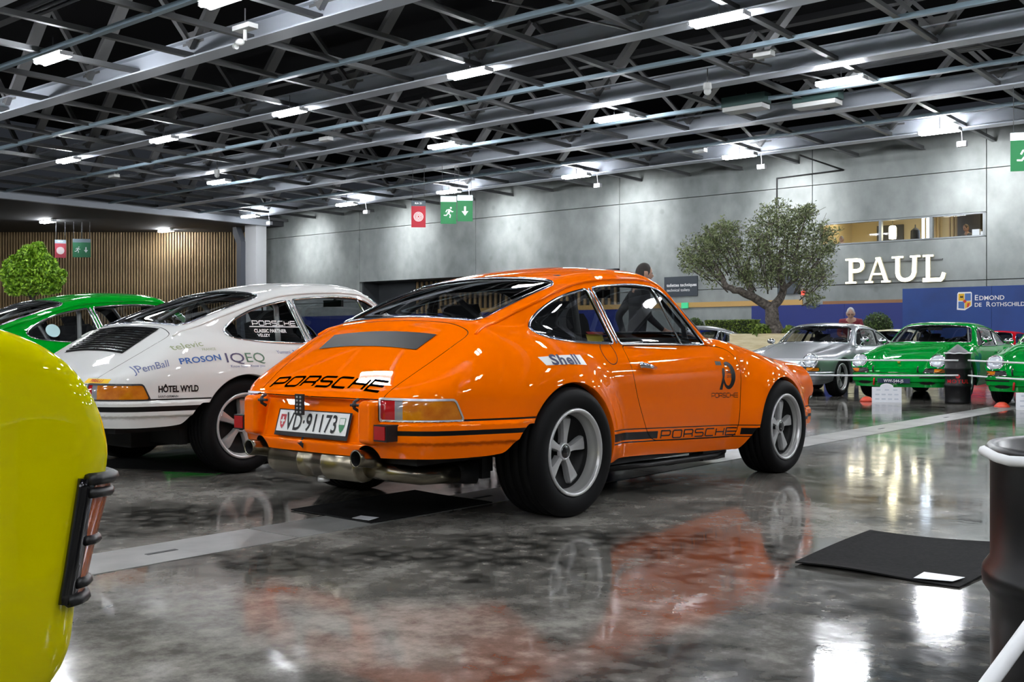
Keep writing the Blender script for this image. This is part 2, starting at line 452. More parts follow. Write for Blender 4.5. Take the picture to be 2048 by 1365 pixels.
PUR = [-10.13+2.32*k for k in range(-16, 17)]
for j in range(-7, 5):
    v = 14.5+5.0*j
    t = obj('truss', beamme, roof); t.location = (0, v, H)
    obj('top_chord', tcme, t)
    if v < -2: continue
    for k in range(-8, 8):
        u = -21.73+4.64*k
        if u < U0+2.4 or (v < 12 and not -16 < u < 16): continue
        for me, nm in ((dgme, 'brace'), (dgm2, 'brace'), (gpme, 'gusset_plate')):
            o = obj(nm, me, t); o.location = (u, 0, 0)
pm = MB(); pm.box((-.02,-31,.07),(.02,WV-.02,.19)); pm.box((-.065,-31,.055),(.065,WV-.02,.07)); pme = pm.mesh('purlin', steel_d)
for u in PUR:
    o = obj('purlin', pme, roof); o.location = (u, 0, H)
tm = MB(); tm.box((U0,-.07,0),(U1,.07,.10)); tme = tm.mesh('tie_bar', steel_b)
for j in range(-6, 5):
    o = obj('tie_bar', tme, roof); o.location = (0, 14.5+5.0*j-2.5, H+.02)
service_m = mat('service_pipe_paint', (.03,.032,.035), .5)
for u, v, l, z in [(-30,26.8,18,H+.9),(-12,31.4,14,H+.7),(-5,27,16,H+.6),(0,21.6,14,H+1.0),(-20,12.2,12,H+1.4),(-26,21.8,14,H+1.2)]:
    for q in range(3):
        b = MB(); b.tube([(u-l/2,v+q*.22,z),(u+l/2,v+q*.22,z)], .05 if q else .08, 8); uvobj(b, 'service_pipe', service_m, roof)
for u0, v0, u1, v1 in [(-13.5,19.6,-11,27),(-8,24.6,-6,29.4),(-3.6,29.6,-6.2,34.4),(-15,14.6,-12.6,19.4),(-10.2,29.6,-7.8,34.4)]:
    b = MB(); b.tube([(u0,v0,H+.5),(u1,v1,H+.12)], .025, 6); uvobj(b, 'stay_rod', steel_m, roof)
# lower plastered soffit over the left bay
sof = mat('grey_soffit', (.055,.057,.06), .8)
b = MB(); b.box((-85,-32,7.32),(-47.65,46,7.6)); o = uvobj(b, 'ceiling_left', sof); tag(o, kind='structure'); 
b = MB(); b.box((-47.75,-20,7.25),(-47.45,36.5,7.62)); o = uvobj(b, 'trim_4', steel_l); tag(o, kind='structure')
# corner column
white_m = mat('white_cladding', (.75,.76,.78), .6)
cl = uvroot('wall_column', (-48.3,36.2,0)); tag(cl, kind='structure')
b = MB(); b.prism([(-48.75,0),(-47.9,0),(-47.9,7.4),(-48.9,7.4),(-48.9,7.0)], 35.9, 36.6, 'y'); uvobj(b, 'cladding', white_m, cl)
b = MB(); b.prism([(-49.25,0),(-48.85,0),(-48.85,6.4),(-49.3,7.25),(-49.6,7.25),(-49.6,6.9),(-49.25,6.3)], 35.6, 35.95, 'y'); uvobj(b, 'steel_post', mat('dark_steel', (.10,.11,.13), .45), cl)
# ------------------------------------------------------------------ lamps
led = emit_mat('led_diffuser', (.93,.96,1.0), LAMP_STRENGTH); lampbody = mat('lamp_housing', (.5,.5,.52), .5)
lb = MB(); lb.box((-.62,-.045,-.01),(.62,.045,.06)); lb.box((-.62,-.165,.055),(.62,.165,.075)); lb.box((-.63,-.15,-.03),(-.59,.15,.05)); lb.box((.59,-.15,-.03),(.63,.15,.05)); lbme = lb.mesh('housing', lampbody)
ld = MB()
for s_ in (-1, 1): ld.tube([(-.585,s_*.10,0),(.585,s_*.10,0)], .052, 12)
ldme = ld.mesh('diffuser', led)
rd = MB(); rd.tube([(0,0,.07),(0,0,.5)], .012, 6); rdme = rd.mesh('drop_rod', steel_d)
ROWS = {33.6: 'in the row nearest the concrete wall', 25.6: 'in the second row from the concrete wall', 19.1: 'in the third row from the concrete wall', 12.0: 'in the fourth row from the concrete wall'}
ORD = ['first','second','third','fourth','fifth','sixth','seventh','eighth','ninth','tenth','eleventh']
def lamp(u, v, z, label, group):
    o = uvroot('ceiling_lamp', (u, v, z)); tag(o, label, 'lamp', group)
    obj('housing', lbme, o); obj('diffuser', ldme, o); obj('drop_rod', rdme, o)
    if v > 33 and u > -48:      # the wall row carries a floodlight head turned to the concrete
        q = obj('floodlight', fdme, o); q.location = (.4, .9, -.32)
        L = bpy.data.lights.new('wall_flood', 'SPOT'); L.energy = WALL_FLOOD; L.spot_size = math.radians(84); L.spot_blend = 1.0; L.shadow_soft_size = .12; L.color = (.97,.98,1.0)
        lo = bpy.data.objects.new('wall_flood', L); link(lo, o); lo.location = (.4, 1.06, -.34); lo.rotation_euler = (math.radians(70), 0, 0)
    return o
fd = MB(); fd.box((-.14,-.08,-.06),(.14,.10,.10)); fd.tube([(0,0,.1),(0,-.1,.8)], .012, 6); fdme = fd.mesh('floodlight', lampbody)
US = {33.6: [-45.3,-37.9,-31.3,-24.5,-17.45,-10.65,-3.8,2.9,9.6,16.3], 25.6: [-36.6,-24.07,-17.3,-10.5,-3.8,2.9,9.6,16.3], 19.1: [-36.35,-30.28,-23.94,-17.11,-10.37,-3.8,2.9,9.6], 12.0: [-36.4,-30.3,-23.55,-17.0,-10.4,-3.8,2.9,9.6]}
for v in (33.6,25.6,19.1,12.0,5.2,-1.6,-8.4,-15.2):
    n = 0
    for u in US.get(v, US[12.0]):
        X, Y, _ = UV(u, v)
        vis = v in ROWS and Y > 1 and abs(X/Y) < .50 and (684-2119*(6.45)/Y) > -10
        if vis: lab = 'white LED batten lamp, %s from the left %s' % (ORD[n], ROWS[v]); n += 1
        else: lab = 'white LED batten lamp under the roof, outside the picture'
        lamp(u, v, H-.15, lab, 'LED batten lamps under the hall roof')
led2 = emit_mat('soffit_led_diffuser', (1.0,.93,.80), LAMP_STRENGTH*1.2)
for u, v, lab in ((-54.7,27.6,'white ceiling lamp at far left in the low grey soffit'), (-54.0,34.2,'white ceiling lamp near the slatted wall in the low soffit'), (-56,19,'white soffit lamp outside the picture, nearer the camera'), (-64,31,'white soffit lamp outside the picture, farther left')):
    q_ = lamp(u, v, 7.22, lab, 'lamps in the low left soffit'); q_.children[1].material_slots[0].link = 'OBJECT'; q_.children[1].material_slots[0].material = led2
# ------------------------------------------------- rear-engined coupe: surface
class Spl:
    """monotone cubic through points, tabulated"""
    def __init__(s, *pts):
        x = np.array([p[0] for p in pts], float); y = np.array([p[1] for p in pts], float)
        h = np.diff(x); d = np.diff(y)/h; m = np.zeros(len(x))
        m[0] = d[0]; m[-1] = d[-1]
        for i in range(1, len(x)-1):
            if d[i-1]*d[i] > 0:
                w1 = 2*h[i]+h[i-1]; w2 = h[i]+2*h[i-1]
                m[i] = (w1+w2)/(w1/d[i-1]+w2/d[i])
        s.t = np.linspace(x[0], x[-1], 1500)
        i = np.clip(np.searchsorted(x, s.t)-1, 0, len(x)-2)
        u = (s.t-x[i])/h[i]
        s.v = (2*u**3-3*u**2+1)*y[i] + (u**3-2*u**2+u)*h[i]*m[i] + (-2*u**3+3*u**2)*y[i+1] + (u**3-u**2)*h[i]*m[i+1]
    def __call__(s, x): return np.interp(x, s.t, s.v)

def smax(a, b, k):
    h = np.maximum(k-np.abs(a-b), 0)/k
    return np.maximum(a, b)+h*h*h*k/6
def smin(a, b, k): return -smax(-a, -b, k)
def sstep(x, a, b):
    t = np.clip((x-a)/(b-a), 0, 1); return t*t*(3-2*t)

WP = Spl((-1.1,.60),(-.9,.685),(-.75,.73),(-.55,.765),(-.3,.788),(0,.795),(.4,.795),(1.0,.79),(1.6,.785),(2.0,.78),(2.3,.77),(2.6,.750),(2.85,.72),(3.05,.685),(3.3,.62))
TC = Spl((-1.15,.43),(-1.05,.512),(-.92,.602),(-.7,.758),(-.55,.856),(-.41,.938),(-.32,.980),(-.1,.992),(.3,.975),(.8,.945),(1.3,.925),(1.7,.915),(1.88,.898),(2.05,.862),(2.3,.79),(2.6,.685),(2.85,.58),(3.05,.48),(3.3,.34))
CR = Spl((-1.1,.05),(-.9,.07),(-.55,.13),(-.3,.12),(.5,.15),(1.8,.08),(2.3,.10),(3.2,.12))
RC = Spl((-.7,.70),(-.45,.878),(-.33,.968),(-.2,1.026),(0,1.108),(.15,1.164),(.3,1.214),(.45,1.255),(.65,1.293),(.85,1.312),(1.05,1.315),(1.25,1.30),(1.45,1.262),(1.6,1.22),(1.9,1.1),(2.2,.95))
GP = Spl((-.7,.48),(-.5,.545),(-.3,.605),(0,.665),(.3,.695),(.7,.706),(1.2,.705),(1.6,.69),(2.1,.655))
RCW = Spl((-.5,.07),(0,.10),(.5,.13),(1.0,.14),(1.6,.14),(2,.14))

class Coupe:
    """the painted shell of the coupe as a distance field; rear axle at x = 0"""
    def __init__(s, flare_r=.03, flare_f=.025, race=False, rr=.335, rf=.318):
        s.ar = flare_r; s.af = flare_f; s.race = race
        s.cr = (0.01, .314); s.cf = (2.312, .290)
        s.rr = .352 if race else .340; s.rf = .345 if race else .335
    def f(s, P):
        X = P[:, 0]; y = np.abs(P[:, 1]); z = P[:, 2]
        x = np.where(X > 1.4, 1.4+(X-1.4)/1.065, X)
        W = WP(x) - 1.25*np.maximum(z-.60, 0)**2 - .9*np.maximum(.42-z, 0)**2
        for (cx, cz), A, R, (rf_, rb_) in ((s.cr, s.ar, s.rr, (.60, .80)), (s.cf, s.af, s.rf, (.66, .60))):
            dx = X-cx; r = np.hypot(dx, z-cz)+1e-9
            ro = rb_ + (rf_-rb_)*sstep(dx/r, -.5, .8)
            W = W + A*(1-sstep(r, R-.03, ro))
        # bumper bands stand a little proud of the body
        W = W + .020*sstep(z, .395, .412)*(1-sstep(z, .488, .502))*(1-sstep(x, -.42, -.26))
        W = W + .020*sstep(z, .265, .28)*(1-sstep(z, .385, .398))*sstep(x, 2.56, 2.7)
        fs = (y-W)*.97
        T = TC(x) - CR(x)*y*y
        ft = (z-T)*.88
        XR = -.945 + .04*y**2 + .56*y**4 - .020*sstep(z, .395, .412)*(1-sstep(z, .488, .502))*(sstep(y, .40, .46) if s.race else 1) + .02*sstep(z, .40, .30)
        XR = XR + .0*z
        fr = XR-x
        XF = 3.115 - .12*y**2 - .75*y**6 + .022*sstep(z, .265, .28)*(1-sstep(z, .385, .398)) - .10*np.maximum(.28-z, 0)
        ff = x-XF
        B = smax(fs, ft, .17)
        B = smax(B, fr*.9, .10)
        B = smax(B, ff*.85, .09)
        # front wing tunnels that end in the lamps
        A0 = np.array([1.85, .585, .658]); B0 = np.array([2.97, .575, .572])
        d = B0-A0; Q = np.stack([x, y, z], 1)
        t = np.clip(((Q-A0)@d)/(d@d), 0, 1.15)
        tub = np.linalg.norm(Q-(A0+t[:, None]*d), axis=1) - (.165-.035*t)
        nx, nz = math.cos(math.radians(24)), math.sin(math.radians(24))
        tub = smax(tub, nx*(x-2.985)+nz*(z-.575), .012)
        B = smin(B, tub, .16)
        B = smax(B, .16-z, .05)
        if s.race:
            bx = np.maximum(np.maximum(y-.385, np.abs(z-.493)-.099), (x+.872)+(.592-z)*.22)
            B = smax(B, -bx, .02)
            qx = np.abs(x+.885)-.060; qy = np.abs(y-.434)-.025; qz = np.abs(z-.497)-.072
            q = np.stack([qx, qy, qz], 1)
            pod = np.linalg.norm(np.maximum(q, 0), axis=1)+np.minimum(q.max(1), 0)-.026
            B = smin(B, pod, .02)
        R = RC(x)-RCW(x)*y*y
        fro = (z-R)*.93
        G = GP(x)-.365*np.maximum(z-.86, 0)
        fg = (y-G)*.94
        WS = 1.86-1.30*(z-.93)-.62*y*y
        fw = (x-WS)*.58
        H = smax(fro, fg, .15)
        H = smax(H, fw, .10)
        H = np.maximum(np.maximum(H, -.46-x), .55-z)
        return smin(B, H, .05)
    def grad(s, P, e=1e-3):
        g = np.empty_like(P)
        for k in range(3):
            d = np.zeros(3); d[k] = e
            g[:, k] = (s.f(P+d)-s.f(P-d))/(2*e)
        return g
    def newton(s, P, n=4):
        for _ in range(n):
            g = s.grad(P); v = s.f(P)
            P = P - (v/np.maximum((g*g).sum(1), .05))[:, None]*g
        return P
    def normals(s, P):
        g = s.grad(P); return g/np.maximum(np.linalg.norm(g, axis=1), 1e-9)[:, None]
    def nets(s, h):
        """surface nets over the half y > 0"""
        xs = np.arange(-1.16, 3.42, h); ys = np.arange(-2.5*h, 1.04, h); zs = np.arange(.10, 1.40, h)
        nx, ny, nz = len(xs), len(ys), len(zs)
        G = np.stack(np.meshgrid(xs, ys, zs, indexing='ij'), -1).reshape(-1, 3)
        F = s.f(G).reshape(nx, ny, nz)
        neg = F < 0
        c = [neg[i:nx-1+i, j:ny-1+j, k:nz-1+k] for i in (0,1) for j in (0,1) for k in (0,1)]
        tot = sum(a.astype(np.int8) for a in c)
        act = (tot > 0) & (tot < 8)
        idx = -np.ones(act.shape, int); ii = np.argwhere(act); idx[act] = np.arange(len(ii))
        V = np.stack([xs[ii[:, 0]], ys[ii[:, 1]], zs[ii[:, 2]]], 1)+h/2
        Q = []
        for ax in range(3):
            a = neg.take(range(0, neg.shape[ax]-1), ax); b = neg.take(range(1, neg.shape[ax]), ax)
            e = np.argwhere(a != b); fl = a[tuple(e.T)]
            o = [k for k in range(3) if k != ax]
            ok = (e[:, o[0]] > 0) & (e[:, o[1]] > 0) & (e[:, o[0]] < act.shape[o[0]]) & (e[:, o[1]] < act.shape[o[1]])
            e = e[ok]; fl = fl[ok]
            def cell(d0, d1):
                q = e.copy(); q[:, o[0]] -= d0; q[:, o[1]] -= d1
                return idx[tuple(q.T)]
            q = np.stack([cell(0,0), cell(1,0), cell(1,1), cell(0,1)], 1)
            flip = fl if ax != 1 else ~fl
            q[~flip] = q[~flip][:, ::-1]
            Q.append(q)
        Q = np.concatenate(Q)
        return s.newton(V, 6), Q
    def refine(s, V, Q):
        E = np.concatenate([Q[:, [i, (i+1) % 4]] for i in range(4)]); E.sort(1)
        U, inv = np.unique(E, axis=0, return_inverse=True); inv = inv.reshape(-1)
        n = len(Q); em = len(V)+inv.reshape(4, n).T
        fc = len(V)+len(U)+np.arange(n)
        V2 = np.concatenate([V, V[U].mean(1), V[Q].mean(1)])
        Q2 = np.concatenate([np.stack([Q[:, i], em[:, i], fc, em[:, i-1]], 1) for i in range(4)])
        return s.newton(V2, 4), Q2
    def cast(s, pts, axis, start, sgn=-1):
        """slide points along an axis until they lie on the shell"""
        P = np.array(pts, float); P[:, axis] = start
        for _ in range(120):
            P[:, axis] += sgn*.6*np.clip(s.f(P), -.05, .2)
        return P

class Poly:
    """faces with a part tag and a print tag, cut along level sets"""
    def __init__(s, V, N, faces):
        s.V = V; s.N = N; s.F = [tuple(q) for q in faces]; s.part = ['body']*len(s.F); s.mt = [0]*len(s.F)
    def cut(s, g, sel, part=None, mt=None, drop=False):
        g = np.asarray(g(s.V, s.N), float).copy(); g[np.abs(g) < 2e-4] = 0
        sg = np.sign(g).astype(int); gl = g.tolist(); sl = sg.tolist()
        nV = []; nN = []; cache = {}; base = len(s.V)
        F = []; PT = []; M = []
        V = s.V; N = s.N
        def cross(a, b):
            k = (a, b) if a < b else (b, a)
            if k not in cache:
                a_, b_ = k; t = gl[a_]/(gl[a_]-gl[b_])
                nV.append(V[a_]*(1-t)+V[b_]*t); n = N[a_]*(1-t)+N[b_]*t; nN.append(n/max(np.linalg.norm(n), 1e-9))
                cache[k] = base+len(nV)-1
            return cache[k]
        def emit(f, p, m, neg):
            if neg:
                if drop: return
                if part: p = part
                if mt is not None: m = mt
            F.append(f); PT.append(p); M.append(m)
        for f, p, m in zip(s.F, s.part, s.mt):
            if p not in sel: F.append(f); PT.append(p); M.append(m); continue
            ss = [sl[i] for i in f]; mn = min(ss); mx = max(ss)
            if mn >= 0: emit(f, p, m, False); continue
            if mx <= 0: emit(f, p, m, True); continue
            A = []; B = []; n = len(f)
            for i in range(n):
                a = f[i]; b = f[(i+1) % n]; sa = sl[a]; sb = sl[b]
                if sa <= 0: A.append(a)
                if sa >= 0: B.append(a)
                if sa*sb < 0:
                    c = cross(a, b); A.append(c); B.append(c)
            if len(A) > 2: emit(tuple(A), p, m, True)
            if len(B) > 2: emit(tuple(B), p, m, False)
        s.F, s.part, s.mt = F, PT, M
        if nV:
            s.V = np.concatenate([V, np.array(nV)]); s.N = np.concatenate([N, np.array(nN)])
    def take(s, part, mirror=0, push=0.0, keep=None):
        """one part as verts, faces, prints, normals; mirror 0 both halves, 1 y>0, -1 y<0"""
        fi = [i for i, p in enumerate(s.part) if p == part]
        if keep is not None: fi = [i for i in fi if keep(s.V[list(s.F[i])].mean(0))]
        u = sorted({j for i in fi for j in s.F[i]}); mp = {j: k for k, j in enumerate(u)}
        V = s.V[u]; N = s.N[u].copy(); V = V+N*push
        F = [tuple(mp[j] for j in s.F[i]) for i in fi]; M = [s.mt[i] for i in fi]
        outV = []; outN = []; outF = []; outM = []
        if mirror in (0, 1): outV.append(V); outN.append(N); outF += F; outM += M
        if mirror in (0, -1):
            o = len(V) if mirror == 0 else 0
            fl = np.array([1, -1, 1])
            if mirror == 0:
                seam = np.abs(V[:, 1]) < 1e-6
                N[seam, 1] = 0
                outN[0] = N
                ix = np.where(seam, np.arange(len(V)), np.cumsum(~seam)-1+o)
                outV.append((V*fl)[~seam]); outN.append((N*fl)[~seam])
                outF += [tuple(int(ix[j]) for j in f[::-1]) for f in F]
            else:
                outV.append(V*fl); outN.append(N*fl); outF += [f[::-1] for f in F]
            outM += M
        if not outF: return None
        return np.concatenate(outV), outF, outM, np.concatenate(outN)

def rpoly(pts, n=7):
    """closed outline with rounded corners: (a, b, radius)"""
    out = []; N = len(pts)
    for i in range(N):
        p = np.array(pts[i][:2], float); a = np.array(pts[i-1][:2], float); b = np.array(pts[(i+1) % N][:2], float)
        r = pts[i][2] if len(pts[i]) > 2 else 0
        la = np.linalg.norm(a-p); lb = np.linalg.norm(b-p)
        if r <= 0: out.append(p); continue
        pa = p+(a-p)/la*min(r, la*.5); pb = p+(b-p)/lb*min(r, lb*.5)
        for t in np.linspace(0, 1, n): out.append((1-t)**2*pa+2*t*(1-t)*p+t*t*pb)
    o = [out[0]]
    for q in out[1:]:
        if np.linalg.norm(q-o[-1]) > 1e-5: o.append(q)
    if np.linalg.norm(o[0]-o[-1]) < 1e-5: o.pop()
    return np.array(o)

def resample(p, step):
    q = np.concatenate([p, p[:1]]); L = np.concatenate([[0], np.cumsum(np.linalg.norm(np.diff(q, axis=0), axis=1))])
    n = max(int(L[-1]/step), 8); t = np.linspace(0, L[-1], n, endpoint=False)
    return np.stack([np.interp(t, L, q[:, k]) for k in range(q.shape[1])], 1)

def pdist(P, poly):
    """signed distance to a closed outline, negative inside"""
    d = np.full(len(P), 1e9); ins = np.zeros(len(P), bool)
    for i in range(len(poly)):
        a = poly[i-1]; b = poly[i]; e = b-a
        t = np.clip(((P-a)@e)/max(e@e, 1e-12), 0, 1)
        d = np.minimum(d, np.linalg.norm(P-(a+t[:, None]*e), axis=1))
        if b[1] != a[1]:
            c = ((a[1] > P[:, 1]) != (b[1] > P[:, 1])) & (P[:, 0] < (b[0]-a[0])*(P[:, 1]-a[1])/(b[1]-a[1])+a[0])
            ins ^= c
    return np.where(ins, -d, d)
# ------------------------------------------------------------ car materials
M = {}
def paint(name, col, rough=.32):
    m = mat(name, col, rough=rough, coat=.85, coatr=.012, spec=.0)
    m.node_tree.nodes['Principled BSDF'].inputs['Coat IOR'].default_value = 1.40
    return m
M['placeholder'] = mat('paint_placeholder', (.5,.5,.5), .3)
M['vinyl'] = mat('black_vinyl', (.003,.003,.0035), .38, spec=.25)
M['chrome'] = mat('chrome', (.70,.72,.75), .08, metal=1)
M['alu'] = mat('satin_aluminium', (.66,.66,.66), .28, metal=.5)
M['alu_dull'] = mat('cast_aluminium', (.42,.42,.41), .42, metal=.5)
M['wheelblack'] = mat('wheel_black', (.006,.006,.006), .5, spec=.25)
M['steel'] = mat('exhaust_steel', (.30,.265,.20), .26, metal=1)
M['rubber'] = mat('tyre_rubber', (.005,.005,.0055), .65, spec=.15)
M['black'] = mat('black_trim', (.010,.010,.011), .42)
M['blackgloss'] = mat('gloss_black', (.006,.006,.007), .12, coat=.6)
M['panel'] = mat('charcoal_panel', (.010,.0105,.011), .45, spec=.3)
M['dark'] = mat('dark_cabin_lining', (.010,.010,.011), .85)
M['seat'] = mat('black_seat_cloth', (.014,.014,.016), .8)
M['gap'] = mat('panel_gap', (.004,.003,.003), .9)
M['glass'] = glass_mat('tinted_car_glass', (.68,.70,.71))
M['glass_clear'] = glass_mat('clear_glass', (.88,.90,.92))
M['amber'] = mat('amber_lens', (.62,.17,.004), .12, coat=1.0)
M['red'] = mat('red_lens', (.42,.006,.008), .12, coat=1.0)
M['clearlens'] = mat('clear_ribbed_lens', (.25,.25,.27), .15, coat=1.0)
M['lamp_glass'] = mat('headlamp_glass', (.70,.75,.82), .12, metal=.25, coat=1.0)
M['white'] = mat('white_print', (.82,.83,.82), .4)
M['blackprint'] = mat('black_print', (.004,.004,.005), .4, spec=.25)
noise_mix(M['amber'], (.50,.12,.003), (.72,.24,.008), scale=9, vec='Object')

def sideval(fn):
    return lambda V, N: np.where(V[:, 1] > .40, fn(V), 1.0)

QUARTER = rpoly([(.583,.853,.012),(.357,.858,.1),(.188,.867,.1),(.045,.879,.06),(-.030,.897,.05),(-.058,.930,.035),(-.029,.962,.04),(.014,.995,.05),(.069,.1023,.0) if False else (.069,1.026,.06),(.187,1.079,.08),(.318,1.118,.1),(.490,1.152,.012)])
DOORWIN = rpoly([(.640,.851,.012),(.538,1.160,.02),(.706,1.180,.1),(.91,1.195,.1),(1.061,1.195,.1),(1.18,1.184,.06),(1.277,1.144,.06),(1.364,1.064,.08),(1.473,.952,.1),(1.560,.846,.015)])
VENT = ((1.141,1.20),(1.285,.83))
DOOR = rpoly([(.662,.842,.01),(.662,.76,.1),(.668,.62,.1),(.742,.455,.10),(.800,.350,.05),(.87,.310,.05),(1.05,.298,.1),(1.795,.268,.05),(1.812,.387,.1),(1.848,.584,.15),(1.858,.707,.08),(1.838,.775,.06),(1.777,.825,.06),(1.62,.840,.03)])
LID = rpoly([(-1.3,-.452),(-1.3,.452),(-.9,.452,.1),(-.68,.515,.1),(-.400,.565,.07),(-.374,.486,.08),(-.350,.36,.1),(-.352,0,.2),(-.350,-.36,.1),(-.374,-.486,.08),(-.400,-.565,.07),(-.68,-.515,.1),(-.9,-.452,.1)])
HOOD = rpoly([(1.80,-.50,.12),(1.86,-.25,.2),(1.87,0,.2),(1.86,.25,.2),(1.80,.50,.12),(2.3,.47,.2),(2.8,.41,.2),(3.06,.32,.08),(3.08,0,.2),(3.06,-.32,.08),(2.8,-.41,.2),(2.3,-.47,.2)])
HOOD = np.stack([np.where(HOOD[:, 0] > 1.4, 1.4+(HOOD[:, 0]-1.4)*1.065, HOOD[:, 0]), HOOD[:, 1]], 1)
REARW = rpoly([(-.303,0,.2),(-.303,.30,.1),(-.306,.47,.035),(-.280,.50,.035),(-.1,.515,.1),(.1,.525,.1),(.318,.528,.07),(.328,.3,.2),(.334,0,.2),(.328,-.3,.2),(.318,-.528,.07),(.1,-.525,.1),(-.1,-.515,.1),(-.280,-.50,.035),(-.306,-.47,.035),(-.303,-.30,.1)])
WINDSH = rpoly([(0,.925,.2),(.40,.918,.2),(.625,.905,.05),(.58,1.05,.2),(.525,1.205,.07),(.3,1.24,.2),(0,1.25,.2),(-.3,1.24,.2),(-.525,1.205,.07),(-.58,1.05,.2),(-.625,.905,.05),(-.40,.918,.2)])
TAIL = rpoly([(.511,.508,.008),(1.048,.508,.01),(.995,.600,.02),(.511,.600,.008)])
def tailq(V): return np.stack([V[:, 1]+(V[:, 0]+.95)*1.0, V[:, 2]], 1)

def sweep(pts, nrm, w, h, closed=True, n=8, off=0.0):
    """a half-round moulding along a line on the shell"""
    pts = np.asarray(pts); N = len(pts); V = []; F = []
    for i in range(N):
        a = pts[(i+1) % N] if (closed or i < N-1) else pts[i]; b = pts[i-1] if (closed or i > 0) else pts[i]
        t = a-b; t = t/np.linalg.norm(t); u = nrm[i]; s = np.cross(t, u); s /= np.linalg.norm(s); u = np.cross(s, t)
        for k in range(n):
            an = 2*math.pi*k/n
            V.append(pts[i]+s*(w/2*math.cos(an))+u*(h/2*math.sin(an)+off))
    for i in range(N if closed else N-1):
        j = (i+1) % N
        for k in range(n):
            l = (k+1) % n
            F.append((i*n+k, j*n+k, j*n+l, i*n+l))
    if not closed:
        F.append(tuple(range(n))); F.append(tuple((N-1)*n+k for k in range(n))[::-1])
    return V, F

def mirror_y(V, F): return [(v[0], -v[1], v[2]) for v in V], [tuple(f[::-1]) for f in F]

def wheel_meshes(R, Wd, depth, tag_):
    """tyre, rim, petal spoke and cap; the outer face looks to -y"""
    o = -Wd/2; out = {}
    t = MB(); g = .005
    prof = [(.205, o+.022), (.216, o+.006), (.235, o-.004), (R-.05, o-.010), (R-.022, o-.002), (R-.006, o+.016), (R, o+.036)]
    for k in (-.075, -.025, .025, .075):
        c = k*Wd/.26
        prof += [(R, c-.006), (R-g, c-.004), (R-g, c+.004), (R, c+.006)]
    prof += [(R, -o-.036), (R-.006, -o-.016), (R-.03, -o), (R-.06, -o+.006), (.216, -o-.006), (.205, -o-.022)]
    t.lathe(prof, 64, 'y'); out['tyre'] = t.mesh('tyre', M['rubber'])
    r = MB()
    r.lathe([(.203, o+.03), (.216, o+.010), (.218, o+.002), (.214, o-.004), (.203, o-.003), (.199, o+.003), (.195, o+.012)], 56, 'y', mi=0)
    r.lathe([(.195, o+.012), (.192, o+.022), (.191, o+depth*.45), (.186, o+depth*.55), (.184, o+depth*.95)], 56, 'y', mi=2)
    r.lathe([(.184, o+depth*.95), (.179, o+depth+.012)], 56, 'y', mi=1)
    r.lathe([(.179, o+depth+.012), (.174, o+depth+.03), (.10, o+depth+.045), (.0, o+depth+.045)], 40, 'y', mi=1)
    r.lathe([(.203, -o-.03), (.18, -o-.05), (.17, 0.03)], 40, 'y', mi=1)
    out['rim'] = r.mesh('rim', [M['alu'], M['wheelblack'], M['alu_dull']])
    s = MB()
    st = [(.040,.0165), (.060,.016), (.085,.019), (.115,.026), (.145,.033), (.163,.0365), (.172,.035), (.177,.028)]
    V = []
    for i, (rr, hw) in enumerate(st):
        d = o+depth + (.0 if rr < .16 else (rr-.16)*.6)
        for a, dz in ((-1, .016), (-.86, .001), (-.45, .0), (0, -.001), (.45, .0), (.86, .001), (1, .016)):
            V.append((a*hw, d+dz, rr))
    F = []
    for i in range(len(st)-1):
        for k in range(6):
            F.append((i*7+k, i*7+k+1, (i+1)*7+k+1, (i+1)*7+k))
    s.add(V, F, 0, False)
    n = len(V); b = [(v[0], v[1]+.02, v[2]) for v in V]
    s.add(V + b, [(i*7, (i+1)*7, n+(i+1)*7, n+i*7) for i in range(len(st)-1)] + [(i*7+6, n+i*7+6, n+(i+1)*7+6, (i+1)*7+6) for i in range(len(st)-1)] + [((len(st)-1)*7+k, (len(st)-1)*7+k+1, n+(len(st)-1)*7+k+1, n+(len(st)-1)*7+k) for k in range(6)], 0, False)
    out['spoke'] = s.mesh('spoke', M['alu'])
    c = MB(); c.lathe([(.0, o+depth-.010), (.030, o+depth-.010), (.034, o+depth-.006), (.034, o+depth+.01)], 28, 'y', mi=1)
    c.lathe([(.034, o+depth-.004), (.038, o+depth-.008), (.043, o+depth-.004), (.047, o+depth+.012)], 28, 'y', mi=0)
    out['cap'] = c.mesh('hub_cap', [M['alu'], M['blackgloss']])
    return out

class Kit:
    def __init__(s): s.items = []; s.key = {}
    def add(s, name, me, parent=None, paintslot=None, loc=None, rot=None, label=None, key=None, kind=None):
        s.items.append(dict(name=name, me=me, parent=parent, paint=paintslot, loc=loc, rot=rot, label=label, kind=kind))
        k = len(s.items)-1
        if key: s.key[key] = k
        return k

